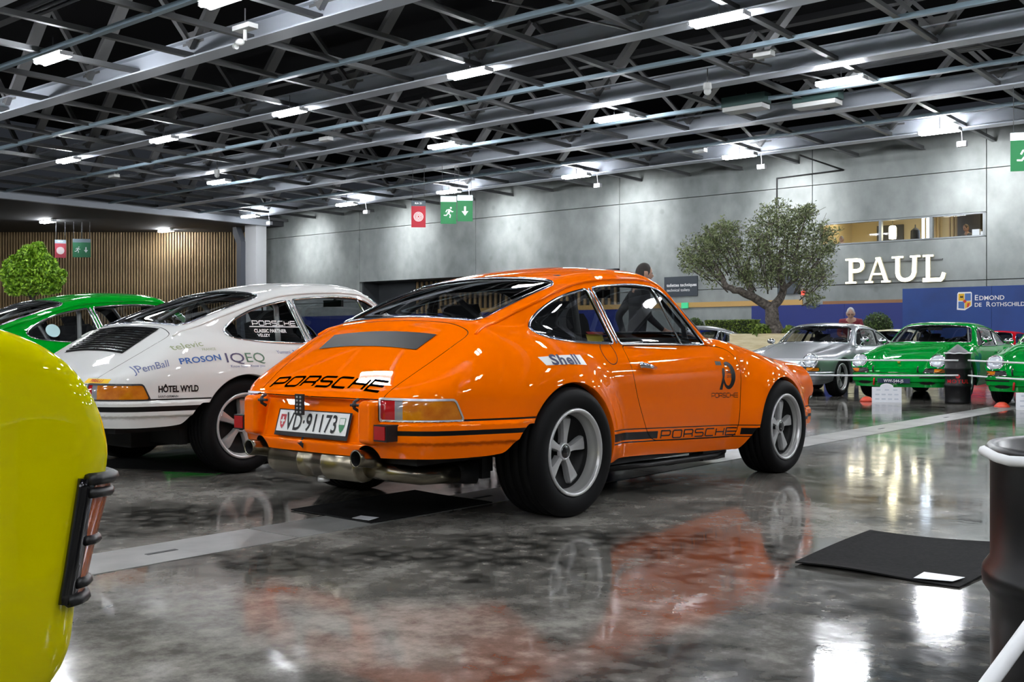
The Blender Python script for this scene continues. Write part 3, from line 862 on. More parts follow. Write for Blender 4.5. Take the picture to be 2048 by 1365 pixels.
def build_coupe(race):
    car = Coupe(.088 if race else .040, .098 if race else .030, race)
    V, Q = car.nets(.024)
    V, Q = car.refine(V, Q)
    N = car.normals(V)
    P = Poly(V, N, Q)
    print('coupe', race, len(V), len(Q))
    allp = {'body'}
    P.cut(lambda V, N: -V[:, 1], allp); 
    P.F, P.part, P.mt = zip(*[(f, p, m) for f, p, m in zip(P.F, P.part, P.mt) if P.V[list(f), 1].mean() > 0]); P.F = list(P.F); P.part = list(P.part); P.mt = list(P.mt)
    on = np.abs(P.V[:, 1]) < 2e-3; P.V[on, 1] = 0
    ZB = Spl((-1.2,.335),(-.75,.336),(-.6,.339),(-.48,.350),(-.427,.388),(-.385,.442),(-.33,.48),(0,.46),(.30,.24),(.36,.232),(.5,.238),(1.57,.195),(1.84,.187),(1.91,.27),(1.95,.32),(2.1,.3),(2.56,.3),(2.66,.25),(2.9,.205),(3.4,.195))
    P.cut(lambda V, N: V[:, 2]-ZB(V[:, 0]), allp, drop=True)
    for (cx, cz), r in ((car.cr, car.rr), (car.cf, car.rf)):
        P.cut(lambda V, N: np.where(V[:, 1] > .35, np.hypot(V[:, 0]-cx, V[:, 2]-cz)-r, 1.0), allp, drop=True)
    if race:
        P.cut(lambda V, N: np.where(V[:, 0] < -.7, np.hypot(V[:, 1]-.400, V[:, 2]-.325)-.066, 1.0), allp, drop=True)
    kit = Kit()
    xz = lambda V: V[:, [0, 2]]; xy = lambda V: V[:, [0, 1]]; yz = lambda V: V[:, [1, 2]]
    # glass
    P.cut(lambda V, N: np.where((V[:, 2] > .86) & (V[:, 0] < .6), pdist(xy(V), REARW), 1.0), allp, part='rear_window')
    P.cut(lambda V, N: np.where((V[:, 0] > 1.25) & (V[:, 2] > .89), pdist(yz(V), WINDSH), 1.0), allp, part='windshield')
    P.cut(sideval(lambda V: pdist(xz(V), QUARTER)), allp, part='quarter_window')
    P.cut(sideval(lambda V: pdist(xz(V), DOORWIN)), allp, part='door_window')
    (ax, az), (bx, bz) = VENT
    P.cut(lambda V, N: (V[:, 0]-ax)*(bz-az)-(V[:, 2]-az)*(bx-ax), {'door_window'}, part='vent_window')
    # tail lights
    P.cut(lambda V, N: np.where((V[:, 0] < -.4) & (V[:, 2] > .45) & (V[:, 2] < .65), pdist(tailq(V), TAIL)-.006, 1.0), allp, part='tail_bezel')
    P.cut(lambda V, N: pdist(tailq(V), TAIL)+.004, {'tail_bezel'}, part='amber_lens')
    P.cut(lambda V, N: tailq(V)[:, 0]-(.662 if race else .605), {'amber_lens'}, part='clear_lens')
    P.cut(lambda V, N: tailq(V)[:, 0]-(.612 if race else .555), {'clear_lens'}, part='red_lens')
    # panels
    def strip(fns, sel, ok=None, part=None):
        P.cut(lambda V, N: np.where(ok(V) > 0, fns[0](V), 1.0) if ok else fns[0](V), {sel}, part='_t')
        for fn in fns[1:]: P.cut(lambda V, N: -fn(V), {'_t'}, part=sel)
        for i, q in enumerate(P.part):
            if q == '_t':
                P.part[i] = part or sel
                if part is None: P.mt[i] = 1
    def gap(fn, name, gw=.0022):
        P.cut(lambda V, N: fn(V)-gw, {'body'}, part='gap')
        P.cut(lambda V, N: fn(V)+gw, {'gap'}, part=name)
    if race:      # bonnet-to-sill stripes, printed on body and door
        c = lambda V: V[:, 2]-(.3985-.0405*(V[:, 0]-.475))
        def band(a, b, x0, x1):
            strip([lambda V: c(V)-b, lambda V: a-c(V), lambda V: x0-V[:, 0], lambda V: V[:, 0]-x1], 'body', lambda V: V[:, 1]-.5)
        band(-.006, .0, .2, 2.3); band(-.078, -.071, .2, 2.3)
        band(-.062, -.020, .2, .908); band(-.062, -.020, 1.828, 2.3)
    gap(lambda V: np.where(V[:, 1] > .45, pdist(xz(V), DOOR), 1.0), 'door')
    gap(lambda V: np.where((V[:, 0] < -.2), np.maximum(pdist(xy(V), LID), .600-V[:, 2]), 1.0), 'engine_lid')
    gap(lambda V: np.where((V[:, 0] > 1.7), np.maximum(pdist(xy(V), HOOD), .44-V[:, 2]), 1.0), 'hood')
    # bumpers: a dark joint above, a rubber or printed strip along them
    strip([lambda V: V[:, 2]-.512, lambda V: .503-V[:, 2], lambda V: (.50 if race else -1)-V[:, 1]], 'body', lambda V: -.24-V[:, 0], 'gap')
    P.cut(lambda V, N: np.where(V[:, 0] < -.24, V[:, 2]-.506, 1.0), {'body'}, part='rear_bumper')
    strip([lambda V: V[:, 2]-.408, lambda V: .400-V[:, 2]], 'body', lambda V: V[:, 0]-2.62, 'gap')
    P.cut(lambda V, N: np.where(V[:, 0] > 2.62, V[:, 2]-.404, 1.0), {'body'}, part='front_bumper')
    strip([lambda V: V[:, 2]-(.464 if race else .468), lambda V: (.442 if race else .436)-V[:, 2], lambda V: (.52 if race else .46)-V[:, 1]], 'rear_bumper')
    strip([lambda V: V[:, 2]-.352, lambda V: .330-V[:, 2], lambda V: .36-V[:, 1]], 'front_bumper')
    SIG = rpoly([(.40,.412,.01),(.70,.412,.01),(.70,.468,.02),(.43,.468,.02)])
    sq = lambda V: np.stack([V[:, 1]-np.maximum(V[:, 0]-3.3, -9)*0, V[:, 2]], 1)
    P.cut(lambda V, N: np.where(V[:, 0] > 2.62, pdist(sq(V), SIG)-.006, 1.0), allp, part='signal_bezel')
    P.cut(lambda V, N: pdist(sq(V), SIG)+.002, {'signal_bezel'}, part='signal_lens')
    P.cut(lambda V, N: V[:, 1]-.555, {'signal_lens'}, part='horn_grille')

    pv = [M['placeholder'], M['vinyl']]
    def part(name, key=None, mats=None, mirror=0, push=0.0, parent=None, ps=0, src=None, label=None, keep=None, kind=None):
        t = P.take(src or name, mirror, push, keep)
        if t is None: print('empty part', name); return None
        v, f, m, n = t
        me = mesh_from(name, v, f, mats or pv, m if mats is None else None, n)
        return kit.add(name, me, parent, ps if mats is None else None, label=label, key=key, kind=kind)
    part('body_shell', 'body', src='body')
    for sd in (-1, 1):
        part('door', 'door%d' % sd, mirror=sd)
    part('engine_lid', 'lid'); part('hood', 'hood')
    part('rear_bumper', 'rbump'); part('front_bumper', 'fbump')
    part('panel_joints', src='gap', mats=[M['gap']], push=-.004, label='dark joints between the body panels', kind='stuff')
    part('rear_window', mats=[M['glass']], push=-.003); part('windshield', mats=[M['glass']], push=-.003)
    for sd in (-1, 1):
        for q in ('quarter_window', 'door_window', 'vent_window'):
            part(q, q+str(sd), mats=[M['glass']], mirror=sd, push=-.003)
        tb = part('tail_light', src='tail_bezel', mats=[M['alu'] if race else M['black']], mirror=sd, push=.006)
        for q, mm in (('amber_lens', 'amber'), ('clear_lens', 'clearlens'), ('red_lens', 'red')):
            part(q, mats=[M[mm]], mirror=sd, push=.002, parent=tb)
        sb = part('turn_signal', src='signal_bezel', mats=[M['chrome']], mirror=sd, push=.005)
        part('signal_lens', mats=[M['amber']], mirror=sd, push=.002, parent=sb)
        part('horn_grille', mats=[M['black']], mirror=sd, push=.001, parent=sb)
    # dark inner lining, a little inside the shell
    vv = []; ff = []; nn = []
    for src in ('body', 'door'):
        t = P.take(src, 0, -.014, keep=lambda c: -.55 < c[0] < 2.0 and c[2] > .36 and (c[2] > .5 or c[0] > .4) and not (c[0] > 1.45 and c[1] < .45 and c[2] < .89))
        if t is None: continue
        o = len(vv); vv += [tuple(q) for q in t[0]]; ff += [tuple(i+o for i in q[::-1]) for q in t[1]]; nn += [tuple(-q) for q in t[3]]
    kit.add('cabin_lining', mesh_from('cabin_lining', vv, ff, [M['dark']], None, nn))
    # bright mouldings round the glass
    def onside(poly, step=.02, axis=1, start=1.02):
        q = resample(poly, step); p = np.zeros((len(q), 3)); p[:, 0] = q[:, 0]; p[:, 2] = q[:, 1]
        p = car.cast(p, 1, 1.02); return p, car.normals(p)
    def mould(name, p, n, w, h, m, sd, closed=True, off=.003, label=None):
        v, f = sweep(p, n, w, h, closed, off=off)
        if sd < 0: v, f = mirror_y(v, f)
        kit.add(name, mesh_from(name, v, f, [m]), label=label)
    for sd in (-1, 1):
        p, n = onside(QUARTER); mould('window_trim', p, n, .017, .010, M['chrome'], sd)
        p, n = onside(DOORWIN); mould('window_trim', p, n, .014, .010, M['chrome'], sd)
        l = np.array([(a, 0, b) for a, b in zip(np.linspace(1.147, 1.278, 14), np.linspace(1.182, .848, 14))])
        l = car.cast(l, 1, 1.02); mould('vent_divider', l, car.normals(l), .016, .013, M['chrome'], sd, False)
        l = np.array([(a, 0, b) for a, b in zip(np.linspace(.512, .612, 14), np.linspace(1.155, .854, 14))])
        l = car.cast(l, 1, 1.02); mould('pillar_trim', l, car.normals(l), .019, .012, M['chrome'], sd, False)
        # rain gutter over the side glass
        g3 = np.array([(-.395,-.588,.895),(-.30,-.572,.938),(-.138,-.570,.992),(.082,-.575,1.070),(.25,-.573,1.130),(.432,-.567,1.182),(.631,-.563,1.206),(.832,-.560,1.219),(1.041,-.556,1.226),(1.194,-.558,1.216),(1.29,-.574,1.170),(1.40,-.620,1.060),(1.50,-.664,.950),(1.598,-.705,.840)])
        tt = np.linspace(0, len(g3)-1, 70); l = np.stack([Spl(*[(i_, q_) for i_, q_ in enumerate(g3[:, k_])])(tt) for k_ in range(3)], 1); l[:, 1] *= -1
        l = car.newton(l, 6)
        v, f = sweep(l, car.normals(l), .016, .016, False, off=.002)
        if sd < 0: v, f = mirror_y(v, f)
        kit.add('rain_gutter', mesh_from('rain_gutter', v, f, [M['placeholder']]), None, 0)
        # rolled edge of the wheel openings
        for (cx, cz), r, a0, a1 in ((car.cr, car.rr, -12, 150), (car.cf, car.rf, -4, 173)):
            an = np.radians(np.linspace(a0, a1, 40)); l = np.stack([cx+r*np.cos(an), an*0, cz+r*np.sin(an)], 1)
            l = car.cast(l, 1, 1.02); c = np.stack([l[:, 0]-cx, l[:, 1]*0, l[:, 2]-cz], 1)
            A = l-np.array([0, .003, 0]); B = l-np.array([0, .05, 0])-c*.015; C = l-np.array([0, .34, 0])+c*.02
            k = len(l); vv = [tuple(q) for q in np.concatenate([l, A-c*.012, B])]
            ff = [(i, i+1, k+i+1, k+i) for i in range(k-1)]+[(k+i, k+i+1, 2*k+i+1, 2*k+i) for i in range(k-1)]
            if sd < 0: vv, ff = mirror_y(vv, ff)
            kit.add('arch_lip', mesh_from('arch_lip', vv, ff, [M['placeholder']]), None, 0)
            # inner wheel house
            vv = [tuple(q) for q in np.concatenate([B+c*.03, C, np.array([[cx, C[:, 1].min(), cz]])])]
            ff = [(i, i+1, k+i+1, k+i) for i in range(k-1)]+[(k+i, k+i+1, 2*k) for i in range(k-1)]
            if sd < 0: vv, ff = mirror_y(vv, ff)
            kit.add('wheel_house', mesh_from('wheel_house', vv, ff, [M['dark']]))
    q = resample(REARW, .03); p = np.stack([q[:, 0], q[:, 1], q[:, 0]*0], 1); p = car.cast(p, 2, 1.5)
    v, f = sweep(p, car.normals(p), .020, .013, True, off=.003); kit.add('rear_window_trim', mesh_from('rear_window_trim', v, f, [M['chrome']]))
    q = resample(WINDSH, .03); p = np.stack([q[:, 0]*0, q[:, 0], q[:, 1]], 1); p = car.cast(p, 0, 2.2)
    v, f = sweep(p, car.normals(p), .022, .014, True, off=.003); kit.add('windshield_trim', mesh_from('windshield_trim', v, f, [M['black'] if race else M['chrome']]))
    # floor pan and running gear
    b = MB()
    b.box((.40,-.74,.20),(1.86,.74,.26)); b.box((-.80,-.60,.30),(.40,.60,.42)); b.box((1.86,-.60,.22),(2.9,.60,.40))
    b.box((-.36,-.60,.2),(-.30,.60,.45)); b.box((-.5,-.26,.17),(.1,.26,.32))
    for xx in (0.01, 2.314): b.tube([(xx,-.62,.31),(xx,.62,.31)], .035, 10)
    b.box((-.78,-.62,.40),(-.30,.62,.55))
    b.build_ = None
    kit.add('floor_pan', b.mesh('floor_pan', M['dark']))
    # cabin
    b = MB(); b.box((1.52,-.60,.62),(1.72,.60,.86)); b.tube([(1.53,-.60,.86),(1.53,.60,.86)], .03, 8)
    b.box((1.58,.20,.86),(1.68,.52,.90))
    kit.add('dashboard', b.mesh('dashboard', M['dark']))
    b = MB(); b.box((-.42,-.55,.80),(.30,.55,.83)); b.box((.25,-.58,.4),(.32,.58,.83)); kit.add('rear_shelf', b.mesh('rear_shelf', M['dark']))
    for sy in (-.34, .34):
        b = MB()
        prof = [(.62,.36),(1.05,.36),(1.10,.44),(.78,.46),(.70,.60),(.58,.98),(.54,1.02),(.46,1.0),(.50,.62),(.56,.40)]
        b.prism(prof, sy-.2, sy+.2, 'y')
        b.prism([(.60,.40),(1.02,.40),(1.04,.54),(.80,.56),(.72,.80),(.58,.92),(.5,.88)], sy-.245, sy-.19, 'y'); b.prism([(.60,.40),(1.02,.40),(1.04,.54),(.80,.56),(.72,.80),(.58,.92),(.5,.88)], sy+.19, sy+.245, 'y')
        b.prism([(.50,.96),(.56,.96),(.50,1.09),(.44,1.08)], sy-.13, sy+.13, 'y')
        kit.add('seat', b.mesh('seat', M['seat']))
    b = MB(); ring = [(1.40+.0*math.sin(a)-.07*math.sin(a), .34+.185*math.cos(a), .84+.17*math.sin(a)) for a in np.linspace(0, 2*math.pi, 28, endpoint=False)]
    b.tube(ring, .013, 6, closed=True); b.tube([(1.41,.34,.84),(1.56,.34,.78)], .02, 6)
    for a in (0, 2.2, 4.2): b.tube([(1.41,.34,.84), (1.40-.07*math.sin(a), .34+.18*math.cos(a), .84+.165*math.sin(a))], .009, 5)
    kit.add('steering_wheel', b.mesh('steering_wheel', M['black']))
    b = MB(); b.box((1.40,-.11,1.145),(1.425,.11,1.20)); b.tube([(1.41,0,1.19),(1.46,0,1.235)], .008, 6); kit.add('rear_view_mirror', b.mesh('rear_view_mirror', M['black']))
    b = MB()
    hoop = [(.42,-.60,.45),(.42,-.60,.85),(.44,-.545,1.10),(.45,-.44,1.215),(.45,0,1.235),(.45,.44,1.215),(.44,.545,1.10),(.42,.60,.85),(.42,.60,.45)]
    b.tube(hoop, .019, 8); b.tube([(.45,-.42,1.20),(-.18,-.50,.84)], .017, 8); b.tube([(.45,.42,1.20),(-.18,.50,.84)], .017, 8)
    b.tube([(.45,.45,1.2),(.35,-.55,.6)], .017, 8)
    for sy in (-1, 1): b.tube([(.45,sy*.46,1.205),(1.30,sy*.47,1.20),(1.55,sy*.56,.95),(1.62,sy*.60,.5)], .017, 8)
    kit.add('roll_cage', b.mesh('roll_cage', M['black'] if race else M['alu_dull']))
    # headlamps
    for sd in (-1, 1):
        b = MB()
        b.lathe([(.098, -.02), (.112, -.005), (.116, .006), (.110, .014), (.098, .012), (.092, .006)], 32, 'x', mi=0)
        rt = (0, -math.radians(24), 0); lc = (3.096, sd*.575, .575)
        k = kit.add('headlamp', b.mesh('headlamp', [M['chrome']]), None, None, lc, rt)
        b = MB(); b.lathe([(.094, .006), (.085, .018), (.06, .030), (.03, .036), (.0, .038)], 28, 'x'); 
        kit.add('headlamp_lens', b.mesh('headlamp_lens', M['lamp_glass']), k)
    # door mirror and handles
    for sd in (-1, 1):
        h = car.cast(np.array([[.735,0,.736],[.865,0,.718]]), 1, 1.02); h[:, 1] *= sd
        b = MB(); a_, c_ = Vector(h[0]), Vector(h[1]); up = Vector((0, sd*.030, 0))
        b.tube([a_+up*.3, a_+up*.9, a_*.5+c_*.5+up*1.15, c_+up*.8, c_+up*.1], [.013,.016,.014,.011,.009], 10)
        b.sphere(tuple(a_+up*.8), .019, 10, 8, sc=(1.2,.8,1))
        kit.add('door_handle', b.mesh('door_handle', M['chrome']), kit.key['door%d' % sd], None)
        b = MB(); b.sphere((.825, h[0][1]-sd*.004, .726), .040, 16, 10, sc=(1.1,.22,.75)); kit.add('handle_recess', b.mesh('handle_recess', M['placeholder']), kit.key['door%d' % sd], 0)
    sd = 1
    b = MB(); c0 = (1.46, sd*.80, .965); b.sphere(c0, .075, 16, 10, mi=0, sc=(.55,1.05,.80)); b.tube([(1.50, sd*.715, .84), (1.48, sd*.76, .90), c0], .013, 8)
    b.lathe([(.0,-.043),(.055,-.041),(.062,-.030)], 20, 'x', c0, mi=1)
    kit.add('door_mirror', b.mesh('door_mirror', [M['chrome'], M['lamp_glass']]), key='mirror')
    if not race:
        b = MB(); c0 = (1.62, -.78, .935); b.sphere(c0, .07, 14, 10, sc=(.55,1.05,.8)); b.tube([(1.64,-.70,.84),(1.63,-.74,.89),c0], .012, 8)
        kit.add('door_mirror', b.mesh('door_mirror', [M['chrome']]))
    # engine lid grille
    if race:
        g = np.array([(-.575,-.365),(-.575,.365),(-.452,.385),(-.452,-.385)])
        t = P  # flat black panel laid over the opening
        us = np.linspace(0, 1, 9); vs = np.linspace(0, 1, 25); v = []
        for a in us:
            for c in vs:
                l = g[0]*(1-a)+g[3]*a; r = g[1]*(1-a)+g[2]*a; q = l*(1-c)+r*c; v.append((q[0], q[1], 0))
        v = car.cast(np.array(v), 2, 1.4); n = car.normals(v); v = v+n*.004
        f = [(i*25+j, i*25+j+1, (i+1)*25+j+1, (i+1)*25+j) for i in range(8) for j in range(24)]
        kit.add('grille_panel', mesh_from('grille_panel', v, [q[::-1] for q in f], [M['panel']], None, n), label='flat black panel over the engine grille')
    else:
        b = MB(); 
        for i in range(11):
            xx = -.615+i*.0235
            pt = np.array([(xx, y_, 0) for y_ in np.linspace(-.37+.02*abs(i-5)/5*0, .37, 13)]); pt = car.cast(pt, 2, 1.4); nn = car.normals(pt)
            for j in range(12):
                b.bar(tuple(pt[j]+nn[j]*.006), tuple(pt[j+1]+nn[j+1]*.006), .013, .008, tuple(nn[j]))
        kg = kit.add('engine_grille', None, None)
        g = np.array([(-.63,-.38),(-.63,.38),(-.365,.38),(-.365,-.38)]); v = []
        for a in np.linspace(0, 1, 9):
            for c in np.linspace(0, 1, 25):
                l = g[0]*(1-a)+g[3]*a; r = g[1]*(1-a)+g[2]*a; q = l*(1-c)+r*c; v.append((q[0], q[1], 0))
        v = car.cast(np.array(v), 2, 1.4); n = car.normals(v); v = v+n*.002
        f = [(i*25+j, i*25+j+1, (i+1)*25+j+1, (i+1)*25+j) for i in range(8) for j in range(24)]
        kit.items[kg]['me'] = mesh_from('engine_grille', v, [q[::-1] for q in f], [M['gap']], None, n)
        kit.add('grille_slats', b.mesh('grille_slats', M['blackgloss']), kg, kind='stuff')
    # wheels
    rr = (.321, .272, .072) if race else (.315, .205, .045)
    rf = (.307, .225, .045) if race else (.308, .185, .040)
    for (cx, cz), (R, Wd, dp), face in (((.008, 0), rr, .892 if race else .795), ((2.314, 0), rf, .880 if race else .775)):
        wm = wheel_meshes(R, Wd, dp, race)
        for sd in (-1, 1):
            k = kit.add('wheel', wm['rim'], None, None, (cx, sd*(face-Wd/2), R-.002), (0, 0, 0 if sd < 0 else math.pi))
            kit.add('tyre', wm['tyre'], k)
            kit.add('hub_cap', wm['cap'], k)
            for i in range(5): kit.add('spoke', wm['spoke'], k, None, None, (0, math.radians(72*i+7), 0))
    return kit, car, P

def place_car(kit, name, label, paint_m, loc, yaw, skip=(), group=None):
    root = empty(name, loc, yaw); tag(root, label, 'car', group)
    made = {}
    for i, it in enumerate(kit.items):
        if it['name'] in skip or (it['parent'] is not None and it['parent'] not in made): continue
        o = obj(it['name'], it['me'], root if it['parent'] is None else made[it['parent']], it['loc'], it['rot'])
        if it['label']: o['label'] = it['label']
        if it['kind']: o['kind'] = it['kind']
        if it['paint'] is not None:
            o.material_slots[it['paint']].link = 'OBJECT'; o.material_slots[it['paint']].material = paint_m
        made[i] = o
    return root, made
# ---------------------------------------------------- the orange coupe's own fittings and print
def side_print(car, V, F, m, name, parent, sd=-1, off=.0016, at=(0, 0), rot=0.0, L=.03, label=None):
    """flat print (a = forward, b = up) laid on the flank"""
    v, f = subdivide_flat(V, F, L)
    v = np.array(v); c, s_ = math.cos(rot), math.sin(rot)
    a = v[:, 0]*c-v[:, 1]*s_+at[0]; b = v[:, 0]*s_+v[:, 1]*c+at[1]
    if sd > 0: a = 2*at[0]-a
    f = [q if (a[q[1]]-a[q[0]])*(b[q[2]]-b[q[0]])-(a[q[2]]-a[q[0]])*(b[q[1]]-b[q[0]]) > 0 else q[::-1] for q in f]
    P = car.cast(np.stack([a, a*0, b], 1), 1, 1.02); n = car.normals(P); P = P+n*off
    if sd < 0: P[:, 1] *= -1; n[:, 1] *= -1
    o = obj(name, mesh_from(name, P, f, [m], None, n), parent)
    if label: o['label'] = label
    return o

def top_print(car, V, F, m, name, parent, at, off=.0018, L=.03, label=None):
    """print on the engine lid, read from behind: a runs to the right (-y), b up the slope (+x)"""
    v, f = subdivide_flat(V, F, L); v = np.array(v)
    P = np.stack([at[0]+v[:, 1], at[1]-v[:, 0], v[:, 0]*0], 1); P = car.cast(P, 2, 1.4); n = car.normals(P)
    o = obj(name, mesh_from(name, P+n*off, f, [m], None, n), parent)
    if label: o['label'] = label
    return o

def rect(x0, y0, x1, y1): return [(x0,y0,0),(x1,y0,0),(x1,y1,0),(x0,y1,0)], [(0,1,2,3)]
def ellipse(cx, cy, rx, ry, n=28): return [(cx+rx*math.cos(2*math.pi*i/n), cy+ry*math.sin(2*math.pi*i/n), 0) for i in range(n)], [tuple(range(n))]
def fan(pts): return [(a, b, 0) for a, b in pts], [tuple(range(len(pts)))]

def dress_orange(root, made, kit, car):
    k = kit.key; lid = made[k['lid']]; dr = made[k['door-1']]; body = made[k['body']]; rb = made[k['rbump']]
    # marque on the lid, sill and door
    V, F, W = marque(.062, .20, 1.07, 0.0)
    top_print(car, V, F, M['blackprint'], 'lettering', lid, (-.826, 0.0), label='black marque lettering on the engine lid')
    V, F, W = marque(.043, .17, 1.615)
    side_print(car, V, F, M['blackprint'], 'lettering', dr, at=(1.370, .3985-.0405*(1.37-.475)-.041), rot=-.0405, label='black marque lettering on the door sill')
    V, F, W = marque(.026, .16, .97)
    side_print(car, V, F, M['blackprint'], 'lettering', dr, at=(1.66, .534), rot=-.03, label='small black marque lettering on the door')
    # the anniversary 70
    V = []; F = []
    def put(q): 
        o = len(V); V.extend(q[0]); F.extend([tuple(i+o for i in g) for g in q[1]])
    put(fan([(-.105,.062),(-.035,.062),(-.035,.086),(-.105,.086)]))
    put(fan([(-.085,-.088),(-.050,-.088),(-.012,.015),(-.012,.055)]))
    n = 40; ring = []
    for i in range(n+1):
        a = math.radians(118) - math.radians(332)*i/n
        t = .020+.013*math.cos(a)
        ring.append(((.028+.074*math.cos(a), .085*math.sin(a)), (.028+(.074-t-.012)*math.cos(a), (.085-t-.004)*math.sin(a))))
    for i in range(n): put(fan([ring[i][0], ring[i+1][0], ring[i+1][1], ring[i][1]]))
    side_print(car, V, F, M['blackprint'], 'anniversary_mark', dr, at=(1.688, .655), rot=-.03, label='black number 70 drawn as one stroke on the door')
    v, f = text_mesh('1948', .026, .0); side_print(car, v, f, M['blackprint'], 'year_print', dr, at=(1.718, .665), rot=-.03)
    v, f = text_mesh('2018', .026, .0); side_print(car, v, f, M['blackprint'], 'year_print', dr, at=(1.718, .640), rot=-.03)
    # oil company sticker on the rear wing
    side_print(car, *fan([(-.185,.789),(.0,.797),(.189,.797),(.192,.745),(.02,.752),(-.156,.749)]), M['white'], 'sticker', body, label='white oil company sticker with navy letters')
    v, f = text_mesh('Shell', .068, .032, 1.75, space=1.08); side_print(car, v, f, mat('navy_print', srgb(8,18,72), .5), 'sticker_lettering', body, off=.003, at=(.012, .7515), rot=.0, L=.02)
    # stickers inside the rear side glass
    for q, z0, z1, c in (('window_sticker', .862, .905, srgb(190,170,20)), ('window_sticker', .905, .918, srgb(150,25,15))):
        b = MB(); b.quad((.425,-.655,z0),(.575,-.655,z0),(.575,-.640,z1),(.425,-.640,z1)); b.build(q, mat(q, c, .5), body)
    V, F = ellipse(.504, .805, .062, .062, 32)
    pts = car.cast(np.array([(a, 0, b) for a, b, c in V]), 1, 1.02); pn = car.normals(pts)
    v, f = sweep(pts, pn, .005, .003, True, n=6, off=0); v, f = mirror_y(v, f); o = obj('oil_flap', mesh_from('oil_flap', v, f, [M['gap']]), body); o['label'] = 'round oil filler flap behind the door'
    # number plate between the overriders
    pl = empty('mount', (0,0,0)); bpy.data.objects.remove(pl)
    th = math.atan2(.034, .118); lc = (-.914, 0, .472)
    rx = (math.pi/2-.0, 0, -math.pi/2)
    def plate(vf, m, name, parent, off, label=None):
        v, f = vf; vv = []
        for a, b, c in v:
            vv.append((lc[0]+b*math.sin(th)-off*math.cos(th), -a, lc[2]+b*math.cos(th)+off*math.sin(th)))
        o = obj(name, mesh_from(name, vv, f, [m], smooth=False), parent)
        if label: o['label'] = label
        return o
    b = MB(); b.box((-.275,-.071,-.008),(.275,.062,.002))
    fr = plate((b.v, b.f), M['black'], 'number_plate', root, 0, 'white number plate reading VD 91173 in a black frame')
    plate(rect(-.262,-.050,.262,.056), M['white'], 'plate_face', fr, .0035)
    v, f = text_mesh('VD·91173', .122, .014, .74, space=1.05); v = [(a-.004, b-.040, 0) for a, b, c in v]
    plate((v, f), M['blackprint'], 'plate_lettering', fr, .0050)
    shield = lambda cx, s=1: fan([(cx-.021,.034),(cx+.021,.034),(cx+.021,-.004),(cx+.012,-.026),(cx,-.038),(cx-.012,-.026),(cx-.021,-.004)])
    plate(shield(-.222), mat('shield_red', srgb(185,30,45), .4), 'plate_shield', fr, .0050, 'red shield with a white cross')
    b2 = [rect(-.227,-.018,-.217,.022), rect(-.237,-.003,-.207,.007)]
    for q in b2: plate(q, M['white'], 'shield_cross', fr, .0058)
    plate(shield(.222), mat('shield_green', srgb(20,120,70), .4), 'plate_shield', fr, .0050, 'white over green shield')
    plate(rect(.204,.002,.240,.031), M['white'], 'shield_field', fr, .0058)
    # overrider lamps
    for sd in (-1, 1):
        b = MB(); b.box((-.960, sd*.488, .418),(-.885, sd*.572, .492)); o = b.build('fog_lamp', M['black'], root); o['label'] = 'square red rear fog lamp in a black housing'
        b = MB(); b.box((-.964, sd*.495, .425),(-.956, sd*.565, .486)); b.build('lamp_lens', M['red'], o)
    # perforated rubber strap that holds the lid, and its catches
    b = MB(); b.box((-.955,.020,.512),(-.944,.082,.612)); st = b.build('lid_strap', M['black'], root)
    b = MB()
    for i in range(5):
        for yy in (.038, .064): b.lathe([(.0,-.9575),(.006,-.9575),(.006,-.954)], 8, 'x', (0, yy, .525+i*.018))
    b.build('strap_studs', M['alu_dull'], st)
    for yy in (.345, -.352):
        b = MB(); b.tube([(-.93,yy,.600),(-.955,yy,.588),(-.955,yy,.560),(-.935,yy-.012,.545)], .008, 7); b.sphere((-.955,yy,.574), .013, 10, 8); b.tube([(-.942,yy-.03,.574),(-.96,yy+.02,.574)], .007, 6)
        b.build('lid_catch', M['black'], root)
    # tow arrow on the rear panel
    def tow(p): return car.cast(np.array([(0, y_, z_) for y_, z_ in p]), 0, -1.3, 1)
    shaft = tow([(.048,.412),(.062,.412),(.054,.372),(.036,.372)]); hd = tow([(.068,.378),(.018,.378),(.030,.350)])
    n0 = np.array([-.010,0,0])
    for q in (shaft, hd): obj('tow_arrow', mesh_from('tow_arrow', q+n0, [tuple(range(len(q)))], [M['blackprint']]), rb)
    # exhaust
    b = MB(); b.lathe([(.0,-.33),(.072,-.33),(.078,-.31),(.078,-.10),(.080,-.10),(.080,-.08),(.078,-.08),(.078,.08),(.080,.08),(.080,.10),(.078,.10),(.078,.31),(.072,.33),(.0,.33)], 28, 'y', (-.86, 0, .285))
    mu = b.build('muffler', M['steel'], root)
    for sd in (-1, 1):
        b = MB()
        path = [(-.80, sd*.20, .29), (-.82, sd*.33, .30), (-.86, sd*.388, .318), (-.92, sd*.400, .330), (-.990, sd*.402, .336)]
        b.tube(path, .040, 20, caps=False); b.tube([(-.989, sd*.402, .336), (-.87, sd*.392, .322)], .0345, 20, caps=False, mi=1); b.lathe([(.0,-.90),(.036,-.90)], 20, 'x', (0, sd*.395, .325), mi=1); b.lathe([(.0335,-.990),(.0365,-.994),(.0405,-.990),(.0405,-.97)], 24, 'x', (0, sd*.402, .336), mi=0)
        b.build('tailpipe', [M['steel'], M['dark']], root)
        b = MB(); b.tube([(-.84, sd*.33, .27), (-.78, sd*.44, .255), (-.70, sd*.52, .24), (-.50, sd*.56, .235)], .042, 14); b.build('exhaust_pipe', M['steel'], root)
        b = MB(); b.tube([(-.62, sd*.42, .245), (-.38, sd*.58, .235)], .058, 16); b.build('heat_exchanger', M['alu_dull' if False else 'black'], root)
